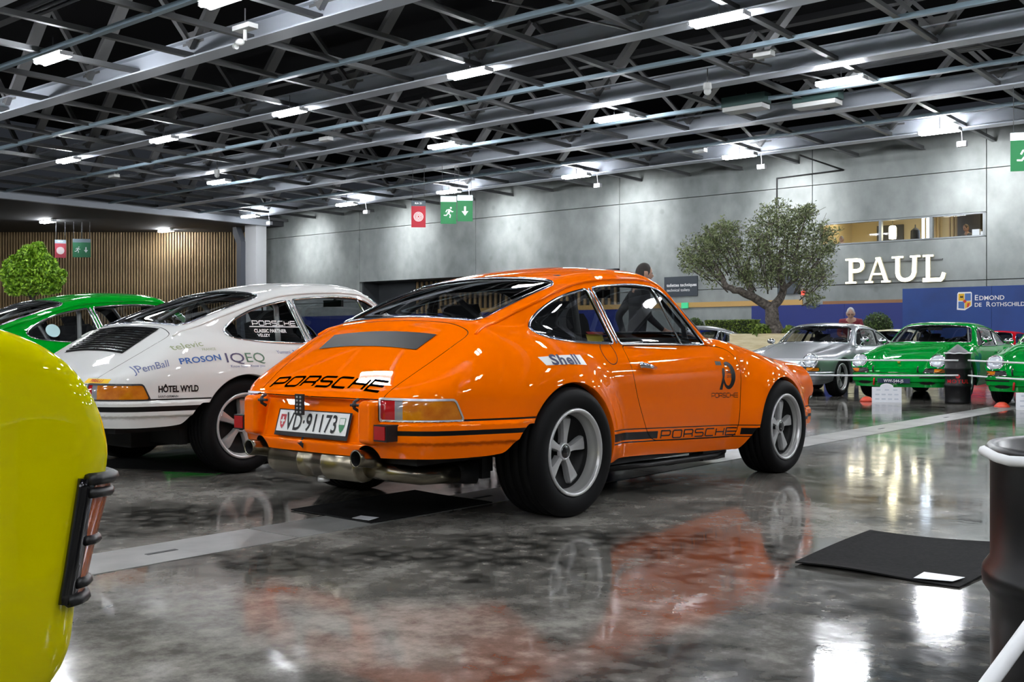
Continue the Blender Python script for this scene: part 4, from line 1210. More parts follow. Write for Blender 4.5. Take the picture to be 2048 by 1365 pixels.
    b = MB(); b.tube([(-.86,-.02,.21),(-.86,-.02,.19)], .03, 10); b.tube([(-.86,-.02,.195),(-.80,-.02,.23)], .012, 8); b.build('tow_eye', M['alu'], root)
    # sill underside plumbing
    b = MB(); b.tube([(.55,-.70,.185),(.9,-.70,.165),(1.7,-.70,.155),(1.84,-.68,.17)], .018, 8); b.tube([(.6,-.66,.17),(1.8,-.66,.14)], .022, 8); b.box((1.55,-.70,.13),(1.82,-.60,.19)); b.build('oil_line', M['black'], root)
# ------------------------------------------------------------------ signs
sg = mat('sign_green', srgb(18,130,70), .5, emit=srgb(10,120,60), estr=.12); sr = mat('sign_red', srgb(190,30,50), .5, emit=srgb(170,20,40), estr=.15)
sw = mat('sign_white', (.85,.88,.88), .5, emit=(.8,.9,.9), estr=.25); scap = mat('sign_lit_top', (.8,.9,.9), .5, emit=(.75,.95,1.0), estr=.7)
sgrey = mat('sign_grey_top', (.12,.16,.19), .5)
def hang_sign(px, ytop, ybot, wpx, Z, kind, label, dim=1.0):
    X = (px-1024)/FPX*Z; zt = CAM_H+(684-ytop)/FPX*Z; zb = CAM_H+(684-ybot)/FPX*Z; hw = wpx/FPX*Z/2/.95; hh = zt-zb
    o = empty('hanging_sign', (X, Z, zb), math.atan2(-X, Z)*.6); tag(o, label, 'sign')
    m = {'hose': sr, 'run': sg, 'arrow': sg, 'run_big': sg}[kind]
    b = MB(); b.box((-hw,-.02,0),(hw,.02,hh*.80)); b.build('panel', m, o)
    b = MB(); b.box((-hw,-.021,hh*.80),(hw,.021,hh)); b.build('top_panel', sgrey if kind == 'hose' else scap, o)
    b = MB(); b.tube([(-hw*.8,0,hh),(-hw*.8,0,H-zb+.05)], .008, 5); b.tube([(hw*.8,0,hh),(hw*.8,0,H-zb+.05)], .008, 5); b.build('hanger', steel_d, o)
    S = hw*.8; y = -.026; cz = hh*.40
    def flat(vf, nm, mm=None, dx=0, dz=0, sc=1.0):
        v, f = vf; obj(nm, mesh_from(nm, [(a*sc+dx, y, c*sc+dz) for a, c, _ in v], f, [mm or sw], smooth=False), o)
    if kind == 'hose':
        P = []
        for k in range(1, 5): r_ = S*.2*k; P.append([(r_*math.cos(a), r_*math.sin(a)) for a in np.linspace(0, 2*math.pi, 21)])
        flat(strokes_mesh(P, S*.09), 'hose_symbol', dz=cz)
        v, f = text_mesh('RIA 21', hh*.10, .01); flat((v, f), 'lettering', dz=hh*.87)
    elif kind == 'arrow':
        flat(fan([(-.16,.75),(.16,.75),(.16,-.05),(.55,-.05),(0,-.8),(-.55,-.05),(-.16,-.05)]), 'arrow_symbol', dz=cz, sc=S)
    else:
        flat(ellipse(.38,.78,.15,.15), 'runner_symbol', dz=cz, sc=S)
        flat(strokes_mesh([[(.25,.5),(-.02,-.05)]], .34), 'runner_symbol', dz=cz, sc=S)
        flat(strokes_mesh([[(-.02,-.05),(.30,-.35),(.22,-.80)], [(-.05,-.05),(-.35,-.42),(-.75,-.40)], [(.25,.48),(.55,.15),(.75,.22)], [(.18,.52),(-.25,.42),(-.42,.10)]], .16), 'runner_symbol', dz=cz, sc=S)
    return o
hang_sign(837,402,455,27,40,'hose','red hanging fire hose sign with white spiral')
hang_sign(897,393,448,30,40,'run','green hanging exit sign with white running figure, over the concrete wall')
hang_sign(930,391,443,29,40,'arrow','green hanging sign with white down arrow, right of the running figure')
hang_sign(2052,265,342,54,27.5,'run','large green hanging exit sign at the right edge')
sg = mat('unlit_sign_green', srgb(18,95,60), .6); sr = mat('unlit_sign_red', srgb(120,22,38), .6); sw = mat('unlit_sign_white', (.5,.55,.55), .6); scap = sgrey
hang_sign(121,480,516,20,57,'hose','dim red hose sign hanging by the slatted wall')
hang_sign(155,478,515,17,57,'run','dim green running figure sign before the slatted wall')
hang_sign(172,478,515,17,57,'arrow','dim green down arrow sign before the slatted wall')
def wallsign(px0, py0, px1, py1, name, label, m, v=WV):
    def up(px, py):
        r = (px-1024)/FPX; Z = v/(.637*r+.771); return .771*r*Z-.637*Z, CAM_H+(684-py)/FPX*Z
    u0, z1 = up(px0, py0); u1, z0 = up(px1, py1)
    o = uvroot(name, ((u0+u1)/2, v, z0)); tag(o, label, 'sign')
    b = MB(); b.box((u0, v-.06, z0), (u1, v-.003, z1)); uvobj(b, 'board', m, o)
    return o, u0, u1, z0, z1
def uvtext(o, s, u, v, z, size, m, name='lettering', bold=.0, sx=1.0, align='CENTER', thick=0.0):
    vv, f = text_mesh(s, size, bold, sx, align=align); B = o['_base']
    q = obj(name, mesh_from(name, [(a+u-B[0], v-B[1], c+z-B[2]) for a, c, _ in vv], f, [m], smooth=False), o); return q
o, u0, u1, z0, z1 = wallsign(1330,555,1396,592,'wall_sign','dark grey board on the concrete wall reading toilettes techniques',mat('slate_board',srgb(48,56,64),.5), WV)
uvtext(o, 'toilettes techniques', u0+.12, WV-.064, z0+.40, .175, M['white'], bold=.022, align='LEFT'); uvtext(o, 'technical toilets', u0+.12, WV-.064, z0+.20, .17, M['white'], align='LEFT')
wallsign(1364,606,1377,617,'exit_light','small green exit light on the wall under the ochre rail', mat('exit_green', srgb(60,190,130), .4, emit=srgb(60,200,140), estr=.12), WV-.08)
wallsign(1556,545,1601,588,'wall_screen','dark wall screen partly behind the olive tree', mat('screen_black', (.02,.03,.04), .3), WV)
wallsign(1604,583,1610,590,'alarm_light','small red alarm light on the concrete wall', mat('alarm_red', (.6,.02,.02), .4, emit=(1,.05,.03), estr=1.5), WV)
# raised letters PAUL
letw = emit_mat('lit_letter_face', (1.0,.92,.66), 2.4); lets = mat('letter_side', (.75,.70,.55), .5, emit=(1,.85,.5), estr=.10)
SER = {
 'P': [[(-.05,0),(.42,0)], [(0.18,0),(.18,1)], [(-.05,1),(.42,1)], [(.2,.965),(.46,.965),(.58,.945),(.66,.88),(.69,.79),(.69,.69),(.66,.60),(.58,.53),(.46,.50),(.2,.50)]],
 'A': [[(-.12,0),(.24,0)], [(.62,0),(1.02,0)], [(.06,0),(.44,1)], [(.50,1),(.84,0)], [(.2,.33),(.7,.33)], [(.36,1),(.58,1)]],
 'U': [[(-.08,1),(.36,1)], [(.62,1),(1.0,1)], [(.14,1),(.14,.34),(.17,.20),(.24,.10),(.33,.05),(.44,.035),(.56,.055),(.66,.11),(.73,.20),(.77,.34),(.79,1)]],
 'L': [[(-.05,1),(.40,1)], [(.17,1),(.17,0)], [(-.05,0),(.70,0),(.78,.08),(.84,.28)]],
}
def up(px, py, v=WV):
    r = (px-1024)/FPX; Z = v/(.637*r+.771); return .771*r*Z-.637*Z, CAM_H+(684-py)/FPX*Z
ps = uvroot('wall_letters', (-13.5, WV, 2.97)); tag(ps, 'illuminated white serif letters mounted high on the concrete wall', 'sign')
for ch, px0, px1 in (('P',1692,1730),('A',1731,1786),('U',1784,1846),('L',1846,1893)):
    a, z_ = up(px0, 566); c, _ = up(px1, 566); sc = .84
    b = MB()
    xs = [q[0] for p in SER[ch] for q in p]; x0, x1 = min(xs)-.05, max(xs)+.05
    for k, p in enumerate(SER[ch]):
        horiz = abs(p[0][1]-p[-1][1]) < .02 and len(p) == 2
        vv, f = strokes_mesh([p], .075 if horiz else (.075 if (ch == 'A' and k == 2) else .155))
        pts = [((q[0]-x0)/(x1-x0)*(c-a)+a, 3.005+q[1]*sc) for q in vv]
        n = len(vv)
        for fc in f:
            b.prism([pts[i] for i in fc], WV-.16, WV-.06+.004*k, 'y'); nf = len(fc)+2
            for q_ in range(1, nf): b.m[-q_] = 1
            b.m[-nf] = 0
    q = uvobj(b, 'letter', [letw, lets], ps)
b = MB(); b.box((-15.1,WV-.06,3.1),(-11.8,WV,3.14)); b.box((-15.1,WV-.06,3.7),(-11.8,WV,3.74)); uvobj(b, 'mounting_rail', steel_d, ps)
# sponsor wall
navy = mat('navy_panel', srgb(14,58,128), .5); noise_mix(navy, srgb(12,52,118), srgb(18,66,140), .6); navy2 = mat('deep_blue_panel', srgb(10,34,110), .5)
bw = uvroot('sponsor_wall', (-8, 32.9, 0)); tag(bw, 'navy blue sponsor wall with a quartered shield and white lettering', 'wall')
ua, zt = up(1805, 578, 32.9)
for i in range(4):
    b = MB(); b.box((ua+i*2.6, 32.9, 0), (ua+i*2.6+2.592, 33.2, zt)); uvobj(b, 'panel', navy, bw)
def sp(px, py): return up(px, py, 32.9)
def spflat(pts, nm, m, off):
    B = bw['_base']; pts = [sp(*p) for p in pts]
    obj(nm, mesh_from(nm, [(a-B[0], 32.9-off-B[1], c-B[2]) for a, c in pts], [tuple(range(len(pts)))], [m], smooth=False), bw)
spflat([(1914,620),(1915,588),(1917,585),(1942,584),(1944,586),(1944,612),(1930,621)], 'shield', M['white'], .012)
gold = mat('gold_print', srgb(225,180,40), .5); skyb = mat('sky_print', srgb(70,110,175), .5); redp = mat('red_print', srgb(200,50,40), .5)
spflat([(1917,602),(1917,588),(1929,587.5),(1929,602)], 'shield_quarter', gold, .016); spflat([(1930,602),(1930,587.5),(1942,587),(1942,601.5)], 'shield_quarter', skyb, .016)
spflat([(1917,603.5),(1929,603.5),(1929,618),(1917,617)], 'shield_quarter', skyb, .016); spflat([(1930,603.5),(1942,603),(1942,611),(1930,618)], 'shield_quarter', gold, .016)
spflat([(1920,596),(1922,591),(1924,594),(1926,591),(1927,596)], 'shield_bird', M['blackprint'], .02); spflat([(1926,603),(1930,599),(1934,603),(1930,607)], 'shield_rose', redp, .02); spflat([(1934,616),(1935,607),(1940,606),(1938,614)], 'shield_lion', redp, .02)
def sctext(s, px, py, hpx, o, sx=1.0):
    u, z = sp(px, py); u2, z2 = sp(px, py-hpx); h = (z2-z)
    x = u; words = s.split(' ')
    for wd in words:
        for k, part_ in enumerate((wd[0], wd[1:]) if wd != 'DE' else (wd,)):
            sz = h*1.38 if (k == 0 and wd != 'DE') else h*1.12
            vv, f = text_mesh(part_, sz, .012, sx, align='LEFT'); wd_ = max(a for a, _, _ in vv)
            B = o['_base']; obj('lettering', mesh_from('lettering', [(a+x-B[0], 32.9-.012-B[1], c+z-B[2]) for a, c, _ in vv], f, [M['white']], smooth=False), o); x += wd_+.02
        x += .10
sctext('EDMOND', 1949, 601, 11, bw, 1.0); sctext('DE ROTHSCHILD', 1949, 614, 10, bw, 1.0)
for nm, u0, u1, lab in (('partition', up(1503,612,36.8)[0], ua+.2, 'deep blue low partition behind the olive tree'), ('partition', up(540,620,36.9)[0], up(1240,620,36.9)[0], 'deep blue low partition behind the orange and white cars')):
    o = uvroot(nm, ((u0+u1)/2, 36.8, 0)); tag(o, lab, 'partition'); n = max(int((u1-u0)/2.5), 1)
    for i in range(n):
        b = MB(); s = (u1-u0)/n; b.box((u0+i*s, 36.8, 0), (u0+(i+1)*s-.01, 36.86, 2.22)); uvobj(b, 'panel', navy2, o)
# conduit on the wall
cu = [up(1554,470,WV-.04), up(1554,357,WV-.04), up(1687,340,WV-.04)]
b = MB(); b.tube([(a, WV-.05, z) for a, z in cu]+[(cu[2][0]-.9, WV-1.8, H+.05)], .035, 6); o = uvobj(b, 'conduit', M['black']); tag(o, 'thin dark conduit climbing the concrete wall behind the olive tree', 'pipe')
# cameras and boxes under the roof
pc = mat('pale_plastic', (.62,.63,.62), .5)
def roofbox(px, py, z, kind, label):
    Y = FPX*(z-CAM_H)/(684-py); X = (px-1024)/FPX*Y
    o = empty({'cam':'ceiling_camera','dome':'dome_camera','box':'junction_box','unit':'hanging_unit'}[kind], (X, Y, z), TH); tag(o, label, {'cam':'camera','dome':'camera','box':'box','unit':'box'}[kind])
    b = MB()
    if kind == 'cam':
        b.box((-.28,-.12,.0),(.28,.12,.10)); b.tube([(0,0,0),(0,0,-.22)], .04, 8); b.build('bracket', pc, o)
        b = MB(); b.sphere((-.18,0,-.22), .09, 14, 10, sc=(1.2,1,.8)); b.lathe([(.0,-.10),(.06,-.10),(.07,-.04)], 12, 'x', (-.26,0,-.28)); b.build('camera_head', pc, o)
    elif kind == 'dome':
        b.lathe([(.10,.12),(.11,.0),(.09,-.05),(.0,-.05)], 16, 'z'); b.build('base', pc, o); b = MB(); b.sphere((0,0,-.09), .095, 14, 10); b.build('dome', pc, o)
    elif kind == 'box':
        b.box((-.22,-.12,0),(.22,.12,.12)); b.box((-.30,-.02,.12),(.30,.02,.15)); b.build('case', pc, o)
    else:
        b.box((-.6,-.25,0),(.6,.25,.12)); b.build('tray', pc, o); b = MB(); b.box((-.66,-.2,.14),(.66,.2,.42)); b.build('wrapped_unit', mat('green_wrap', (.03,.07,.065), .6), o)
    b = MB(); b.tube([(0,0,.1),(0,0,H+.3-z)], .015, 6); b.build('drop_rod', steel_d, o)
roofbox(490,60,7.35,'cam','white security camera under the nearest roof beam')
roofbox(1415,176,7.3,'dome','white dome camera under the roof above the olive tree'); roofbox(434,346,7.3,'dome','small white dome camera at the left of the roof')
roofbox(1528,114,7.45,'box','pale box under the roof near the long lamp'); roofbox(652,282,7.45,'box','pale box under the roof left of centre'); roofbox(1400,305,7.45,'box','pale box under the roof near the concrete wall'); roofbox(228,355,7.45,'box','pale box under the roof at the left')
roofbox(1492,222,7.3,'unit','long pale tray with a green wrapped unit under the roof')
roofbox(1635,214,7.3,'unit','second pale tray and wrapped unit, beside the right lamp')
# ------------------------------------------------------------------ greenery
def leaf_mat(name, c1, c2):
    m = mat(name, c1, .5); n = nd(m, 'ShaderNodeObjectInfo'); b = m.node_tree.nodes['Principled BSDF']
    geo = nd(m, 'ShaderNodeNewGeometry'); r = nd(m, 'ShaderNodeValToRGB'); r.color_ramp.elements[0].color = (*c1,1); r.color_ramp.elements[1].color = (*c2,1)
    lk(m, geo.outputs['Random Per Island'], r.inputs['Fac']); lk(m, r.outputs['Color'], b.inputs['Base Color']); return m
olive_m = leaf_mat('olive_leaf', (.035,.055,.016), (.22,.26,.11)); lime_m = leaf_mat('lime_leaf', (.06,.18,.006), (.40,.66,.04)); box_m = leaf_mat('boxwood_leaf', (.015,.045,.008), (.10,.17,.03)); hedge_m = leaf_mat('hedge_leaf', (.03,.07,.008), (.22,.30,.04))
bark = mat('grey_bark', (.12,.10,.085), .9); noise_mix(bark, (.05,.042,.036), (.20,.17,.145), 18, bump=.6)
def leaves(pts, size, rng, asp=.42, name='leaves', m=olive_m, parent=None, up=.2):
    n = len(pts); P = np.asarray(pts); d = rng.normal(size=(n, 3)); d[:, 2] += up; d /= np.linalg.norm(d, axis=1)[:, None]
    e = rng.normal(size=(n, 3)); s = np.cross(d, e); s /= np.linalg.norm(s, axis=1)[:, None]
    L = size*(.6+.8*rng.random(n))[:, None]; Wd = L*asp
    V = np.stack([P-d*L/2, P+s*Wd/2, P+d*L/2, P-s*Wd/2], 1).reshape(-1, 3)
    me = bpy.data.meshes.new(name); me.from_pydata(V.tolist(), [], [(4*i, 4*i+1, 4*i+2, 4*i+3) for i in range(n)]); me.materials.append(m)
    o = obj(name, me, parent); o['kind'] = 'stuff'; return o
def limb(b, pts, r0, r1, rng, n=12):
    pts = [Vector(p) for p in pts]; out = []
    for i in range(n+1):
        t = i/n*(len(pts)-1); k = min(int(t), len(pts)-2); f = t-k
        p0 = pts[max(k-1, 0)]; p1 = pts[k]; p2 = pts[k+1]; p3 = pts[min(k+2, len(pts)-1)]
        q = .5*((2*p1)+(p2-p0)*f+(2*p0-5*p1+4*p2-p3)*f*f+(3*p1-p0-3*p2+p3)*f**3)
        out.append(q+Vector(rng.normal(size=3))*r0*.12)
    b.tube(out, [r0+(r1-r0)*i/n for i in range(n+1)], 9); return out
def px2w(px, py, Z): return ((px-1024)/FPX*Z, Z, CAM_H+(684-py)/FPX*Z)
# olive tree in its pale wooden planter
Zt = 26.0; rng = np.random.default_rng(5)
base = px2w(1546, 668, Zt); tr = empty('olive_tree', base); tag(tr, 'old olive tree with forked trunk and wide grey-green crown, in the pale planter', 'tree')
tr.location.z = 1.0
Bv = np.array([base[0], base[1], 1.0])
def W(px, py, dy=0): return np.array(px2w(px, py, Zt+dy))-Bv
b = MB()
limb(b, [W(1546,690),W(1549,660),W(1547,635),W(1540,612)], .20, .155, rng, 8)
L1 = limb(b, [W(1541,614),W(1520,603),W(1496,588,-.2),W(1470,580,-.3),W(1452,573,-.3),W(1443,552,-.2),W(1430,535)], .12, .05, rng, 16)
L2 = limb(b, [W(1543,614),W(1557,602),W(1567,582,.2),W(1563,560,.2),W(1556,535),W(1560,500)], .12, .05, rng, 14)
L3 = limb(b, [W(1508,597),W(1500,570,.3),W(1492,545,.4),W(1500,515,.3)], .07, .03, rng, 8)
L4 = limb(b, [W(1565,580),W(1590,560,.3),W(1615,535,.4)], .06, .025, rng, 8); L5 = limb(b, [W(1560,540),W(1535,505,-.3),W(1525,465,-.3)], .05, .02, rng, 8); L6 = limb(b, [W(1446,560),W(1420,545,.4),W(1400,520,.5)], .04, .02, rng, 8)
b.build('trunk', bark, tr)
CL = [(1405,505,.42),(1440,478,.42),(1425,535,.36),(1470,505,.42),(1395,530,.3),(1480,545,.36),(1505,480,.36),(1535,450,.40),(1545,420,.26),(1575,450,.42),(1610,440,.36),(1600,480,.46),(1640,475,.36),(1630,520,.46),(1590,520,.46),(1555,500,.42),(1520,520,.40),(1640,555,.34),(1605,560,.38),(1560,550,.34),(1430,500,.4),(1455,455,.22),(1625,590,.22),(1500,560,.25),(1530,560,.3),(1415,475,.25),(1380,520,.22),(1655,500,.2),(1615,420,.2)]
tw = MB(); pts = []
for px, py, r in CL:
    for yy in (-.5, .15, .75):
        c = W(px+rng.normal()*8, py+rng.normal()*7, yy*1.3)
        n = int(185*r/.4)
        q = rng.normal(size=(n, 3)); q /= np.linalg.norm(q, axis=1)[:, None]; q *= (r*.95*rng.random(n)**.4)[:, None]
        pts.append(c+q)
        a = c-np.array([0,0,r]); tw.tube([tuple(a+(W(1548,590)-a)*.25), tuple(c), tuple(c+rng.normal(size=3)*r*.7)], [.018,.010,.004], 5)
        for _ in range(5):
            e = rng.normal(size=3); e /= np.linalg.norm(e); e[2] = abs(e[2])*.8; tw.tube([tuple(c), tuple(c+e*r*.7), tuple(c+e*r*1.35)], [.008,.005,.002], 4)
            k = int(14*r/.4); t = rng.random((k, 1)); pts.append(c+e*r*(.7+.7*t)+rng.normal(size=(k, 3))*.03)
tw_o = tw.build('twigs', bark, tr); tw_o['kind'] = 'stuff'
leaves(np.concatenate(pts), .085, rng, .32, 'leaves', olive_m, tr)
ply = mat('pale_birch_board', srgb(205,190,150), .6); noise_mix(ply, srgb(196,180,138), srgb(216,204,168), 3, mapscale=(1,1,6))
def planter(loc, sx, sy, hgt, label, yaw=TH):
    o = empty('planter', loc, yaw); tag(o, label, 'planter')
    for a, c in (((-sx,-sy,0),(sx,-sy+.03,hgt)),((-sx,sy-.03,0),(sx,sy,hgt)),((-sx,-sy+.03,0),(-sx+.03,sy-.03,hgt)),((sx-.03,-sy+.03,0),(sx,sy-.03,hgt))):
        b = MB(); b.box(a, c); b.build('side_board', ply, o)
    b = MB(); b.box((-sx+.03,-sy+.03,hgt-.12),(sx-.03,sy-.03,hgt-.06)); b.build('soil', mat('soil', (.03,.022,.015), .95), o); return o
planter((6.55, 26.2, 0), .85, .85, 1.06, 'pale birch planter box under the olive tree')
def shrub(c, r, name, label, m, n, size, seed, flat=1.0, cat='shrub', boxy=None, stem=True):
    rg = np.random.default_rng(seed); o = empty(name, c); tag(o, label, cat)
    if boxy:
        q = (rg.random((n, 3))-.5)*np.array(boxy); k = rg.integers(0, 3, n); sd = np.sign(rg.random(n)-.5)
        q[np.arange(n), k] = sd*np.array(boxy)[k]/2*(1-.12*rg.random(n)); q[:, 2] += boxy[2]/2
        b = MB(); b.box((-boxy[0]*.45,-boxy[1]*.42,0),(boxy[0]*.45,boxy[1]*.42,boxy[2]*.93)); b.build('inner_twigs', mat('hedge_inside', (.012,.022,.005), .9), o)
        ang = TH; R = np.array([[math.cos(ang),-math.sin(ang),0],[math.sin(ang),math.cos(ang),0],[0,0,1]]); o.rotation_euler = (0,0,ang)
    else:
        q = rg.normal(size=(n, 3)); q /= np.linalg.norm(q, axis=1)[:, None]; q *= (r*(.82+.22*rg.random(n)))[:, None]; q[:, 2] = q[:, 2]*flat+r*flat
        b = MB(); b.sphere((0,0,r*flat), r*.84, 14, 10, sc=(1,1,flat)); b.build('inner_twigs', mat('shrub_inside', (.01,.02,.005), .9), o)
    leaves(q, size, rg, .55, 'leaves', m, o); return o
planter((7.9, 38.0, 0), 1.05, .35, 1.12, 'long pale planter box under the clipped hedge')
shrub((7.9, 38.0, 1.08), 1, 'hedge', 'clipped yellow-green hedge left of the olive tree', hedge_m, 5200, .07, 11, boxy=(1.95,.55,.56), cat='hedge')
shrub((6.72, 39.0, 1.02), .36, 'ball_shrub', 'dark round shrub at the left end of the hedge', box_m, 1500, .06, 12)
planter((6.72, 39.0, 0), .36, .36, 1.05, 'square planter under the dark round shrub beside the hedge')
shrub((10.69, 31.0, .86), .43, 'ball_shrub', 'dark round boxwood behind the silver and green cars', box_m, 1800, .06, 13)
planter((10.69, 31.0, 0), .42, .42, .9, 'square planter under the boxwood ball behind the green car')
for i, (x, y, r, lab) in enumerate(((6.05,25.75,.22,'low leafy plant at the left foot of the olive tree'),(6.75,25.7,.18,'low leafy plant right of the olive trunk'),(6.3,26.6,.2,'low leafy plant behind the olive trunk'))):
    shrub((x, y, .95), r, 'low_plant', lab, hedge_m, 420, .10, 20+i, .8, 'plant')
# bright green tree at the left
Zt = 20.0; rng = np.random.default_rng(9); tb = px2w(62, 690, Zt)
t2 = empty('young_tree', (tb[0], tb[1], .55)); tag(t2, 'small bright green leafy tree behind the green car at left', 'tree')
Bv = np.array([tb[0], tb[1], .55]); b = MB()
limb(b, [(0,0,-.05),W(62,640),W(66,600),W(62,560)], .05, .03, rng, 8); 
for p in ((30,550),(95,545),(70,520),(45,530),(110,560)): limb(b, [W(63,600), W((63+p[0])/2,(590+p[1])/2), W(*p)], .025, .008, rng, 6)
b.build('trunk', bark, t2); pts = []
for px, py, r in [(62,520,.26),(35,545,.25),(90,545,.28),(60,560,.32),(75,500,.15),(48,512,.14),(20,555,.16),(108,552,.16),(95,570,.2),(30,572,.2),(120,560,.1),(8,548,.1),(85,520,.18),(55,500,.1),(80,492,.07),(125,548,.08),(15,530,.09),(100,528,.13),(28,520,.1),(112,575,.1)]:
    for yy in (-.4,.0,.4):
        n = int(620*r/.25); c = W(px, py, yy); q = rng.normal(size=(n, 3)); q /= np.linalg.norm(q, axis=1)[:, None]; pts.append(c+q*(r*rng.random(n)**.45)[:, None])
leaves(np.concatenate(pts), .065, rng, .55, 'leaves', lime_m, t2)
planter((tb[0], tb[1], 0), .4, .4, .62, 'planter box under the bright green tree at left')
# ------------------------------------------------------------------ drums, ropes, boards, mats
drum_m = mat('black_drum_paint', (.006,.006,.007), .30, spec=.35); rope_m = mat('white_rope', (.80,.81,.83), .7)
def drum(loc, R, h, label, far=False):
    o = empty('drum', loc); tag(o, label, 'drum')
    b = MB(); b.lathe([(.0,.01),(R-.01,.01),(R,.0),(R+.006,.012),(R,.03),(R,h*.30),(R+.012,h*.325),(R+.014,h*.345),(R+.012,h*.365),(R,h*.39),(R,h*.63),(R+.012,h*.655),(R+.014,h*.675),(R+.012,h*.695),(R,h*.72),(R,h-.035),(R+.004,h-.02),(R+.008,h-.008),(R+.002,h),(R-.012,h-.004),(R-.016,h-.04),(.0,h-.05)], 56, 'z'); b.build('shell', drum_m, o)
    b = MB(); n = 40; ring = [((R+.010)*math.cos(2*math.pi*i/n), (R+.010)*math.sin(2*math.pi*i/n), h-.016+.003*math.sin(5*i)) for i in range(n)]; b.tube(ring, .0085, 8, closed=True); b.build('rope_loop', rope_m, o)
    return o
greycard = mat('grey_cover', (.16,.16,.165), .6); star_m = mat('dull_gold_print', (.20,.12,.03), .5); redpr = mat('red_decal', srgb(200,20,30), .4)
dn = (1.03, 1.73, 0); d1 = drum(dn, .228, .692, 'black steel drum in the right foreground with white rope round its rim')
b = MB(); b.lathe([(.0,.10),(.05,.085),(.15,.02),(.17,.0)], 20, 'z', (.03,.0,.66)); b.build('cover', greycard, d1)
def curved(o, R, poly, a0, z0, m, name, off=.002, lab=None):
    vv = [((R+off)*math.cos(a0+x/R), (R+off)*math.sin(a0+x/R), z0+z) for x, z in poly]
    q = obj(name, mesh_from(name, vv, [tuple(range(len(vv)))], [m], smooth=False), o)
    if lab: q['label'] = lab
def star(r): return [((r if i % 2 == 0 else r*.42)*math.sin(math.pi*i/5), (r if i % 2 == 0 else r*.42)*math.cos(math.pi*i/5)) for i in range(10)]
aim = math.atan2(-dn[1], -dn[0])
for da, z, r in ((-1.12,.440,.022),(-1.05,.372,.022),(-.62,.405,.020),(-.58,.335,.022)): curved(d1, .225, star(r), aim+da, z, star_m, 'star_print')
curved(d1, .225, [(-.010,-.03),(.004,-.03),(.004,.005),(-.010,.008)], aim-1.13, .362, redpr, 'red_print')
df = (6.27, 14.9, 0); d2 = drum(df, .17, .72, 'black drum with red lettering standing before the green cars')
b = MB(); b.lathe([(.0,.13),(.02,.12),(.17,.0)], 20, 'z', (0,0,.70)); b.build('cover', greycard, d2)
aim = math.atan2(-df[1], -df[0])
vv, f = subdivide_flat(*text_mesh('MOTUL', .075, .010, 1.15, space=1.1), .012); me = mesh_from('lettering', [((.17+.004)*math.cos(aim+a/.17), (.17+.004)*math.sin(aim+a/.17), .285+c) for a, c, _ in vv], f, [redpr], smooth=False); obj('lettering', me, d2)
curved(d2, .17, [(.03*math.cos(i*.4), .02+.03*math.sin(i*.4)) for i in range(16)], aim, .36, redpr, 'round_mark')
# barrier ropes
def rope(p, q, r, sag, label):
    p = Vector(p); q = Vector(q); pts = [p.lerp(q, t)-Vector((0,0,sag*4*t*(1-t))) for t in np.linspace(0, 1, 40)]
    b = MB(); b.tube(pts, r, 8); c = [tuple(x) for x in b.v]; o = b.build('rope', rope_m); tag(o, label, 'rope'); return o
pz = (3.1, 14.95, 0); post = empty('rope_post', pz); tag(post, 'rope barrier post hidden behind the orange car', 'post')
b = MB(); b.lathe([(.0,0),(.16,0),(.16,.02),(.03,.03),(.02,.05),(.02,.75),(.03,.76),(.0,.77)], 20, 'z'); b.build('stand', M['black'], post)
rope((3.1,14.94,.622),(6.20,14.72,.605),.012,.006,'upper white barrier rope before the silver and green cars')
rope((3.1,14.94,.405),(6.20,14.72,.395),.012,.008,'lower white barrier rope before the silver and green cars')
rope((6.33,14.70,.605),(6.86,12.75,.585),.012,.006,'upper white barrier rope right of the far drum'); rope((6.33,14.70,.395),(6.86,12.75,.375),.012,.008,'lower white barrier rope right of the far drum')
p2 = empty('rope_post', (6.87, 12.74, 0)); tag(p2, 'rope barrier post outside the picture at right', 'post'); b = MB(); b.lathe([(.0,0),(.16,0),(.16,.02),(.03,.03),(.02,.05),(.02,.75),(.03,.76),(.0,.77)], 20, 'z'); b.build('stand', M['black'], p2)
rope((.893, 1.535, .655),(.45,1.12,.43),.0095,.004,'thick white rope in the lower right corner')
p3 = empty('rope_post', (.44, 1.11, 0)); tag(p3, 'low rope stand below the picture', 'post'); b = MB(); b.lathe([(.0,0),(.10,0),(.10,.02),(.012,.03),(.012,.42),(.02,.43),(.0,.44)], 16, 'z'); b.build('stand', M['black'], p3)
# placards and marker domes on the floor
card = mat('white_card', (.90,.92,.97), .5); cardink = mat('faint_card_print', (.62,.66,.74), .6)
def placard(x, y, w_, h_, yaw, label):
    o = empty('placard', (x, y, 0), yaw); tag(o, label, 'sign')
    top = [(w_/2*math.cos(a)*.45, h_*.80+h_*.20*math.sin(a)) for a in np.linspace(0, math.pi, 12)]
    b = MB(); b.prism([(-w_/2,0),(w_/2,0),(w_/2,h_*.80)]+top+[(-w_/2,h_*.80)], -.012, .012, 'y'); b.build('board', card, o)
    b = MB(); b.prism([(0,0),(.0,h_*.6),(.10,0)], -.02, .02, 'x'); b.v = [(x_, abs(y_), z_) for x_, y_, z_ in b.v]; b.build('strut', card, o)
    for zz, n in ((.62,3),(.38,4),(.14,4)):
        for i in range(n):
            b = MB(); xx = (-.5+(i+.5)/n)*w_*.86; b.box((xx-w_*.07,-.0135,h_*zz),(xx+w_*.07,-.0125,h_*zz+h_*.07)); b.build('small_print', cardink, o)
placard(5.34, 15.1, .40, .27, -.2, 'white arched placard on the floor before the green car')
placard(6.60, 13.42, .40, .27, -.2, 'white placard on the floor at the right edge')
dome_m = mat('orange_red_plastic', (.75,.06,.02), .35, coat=.4)
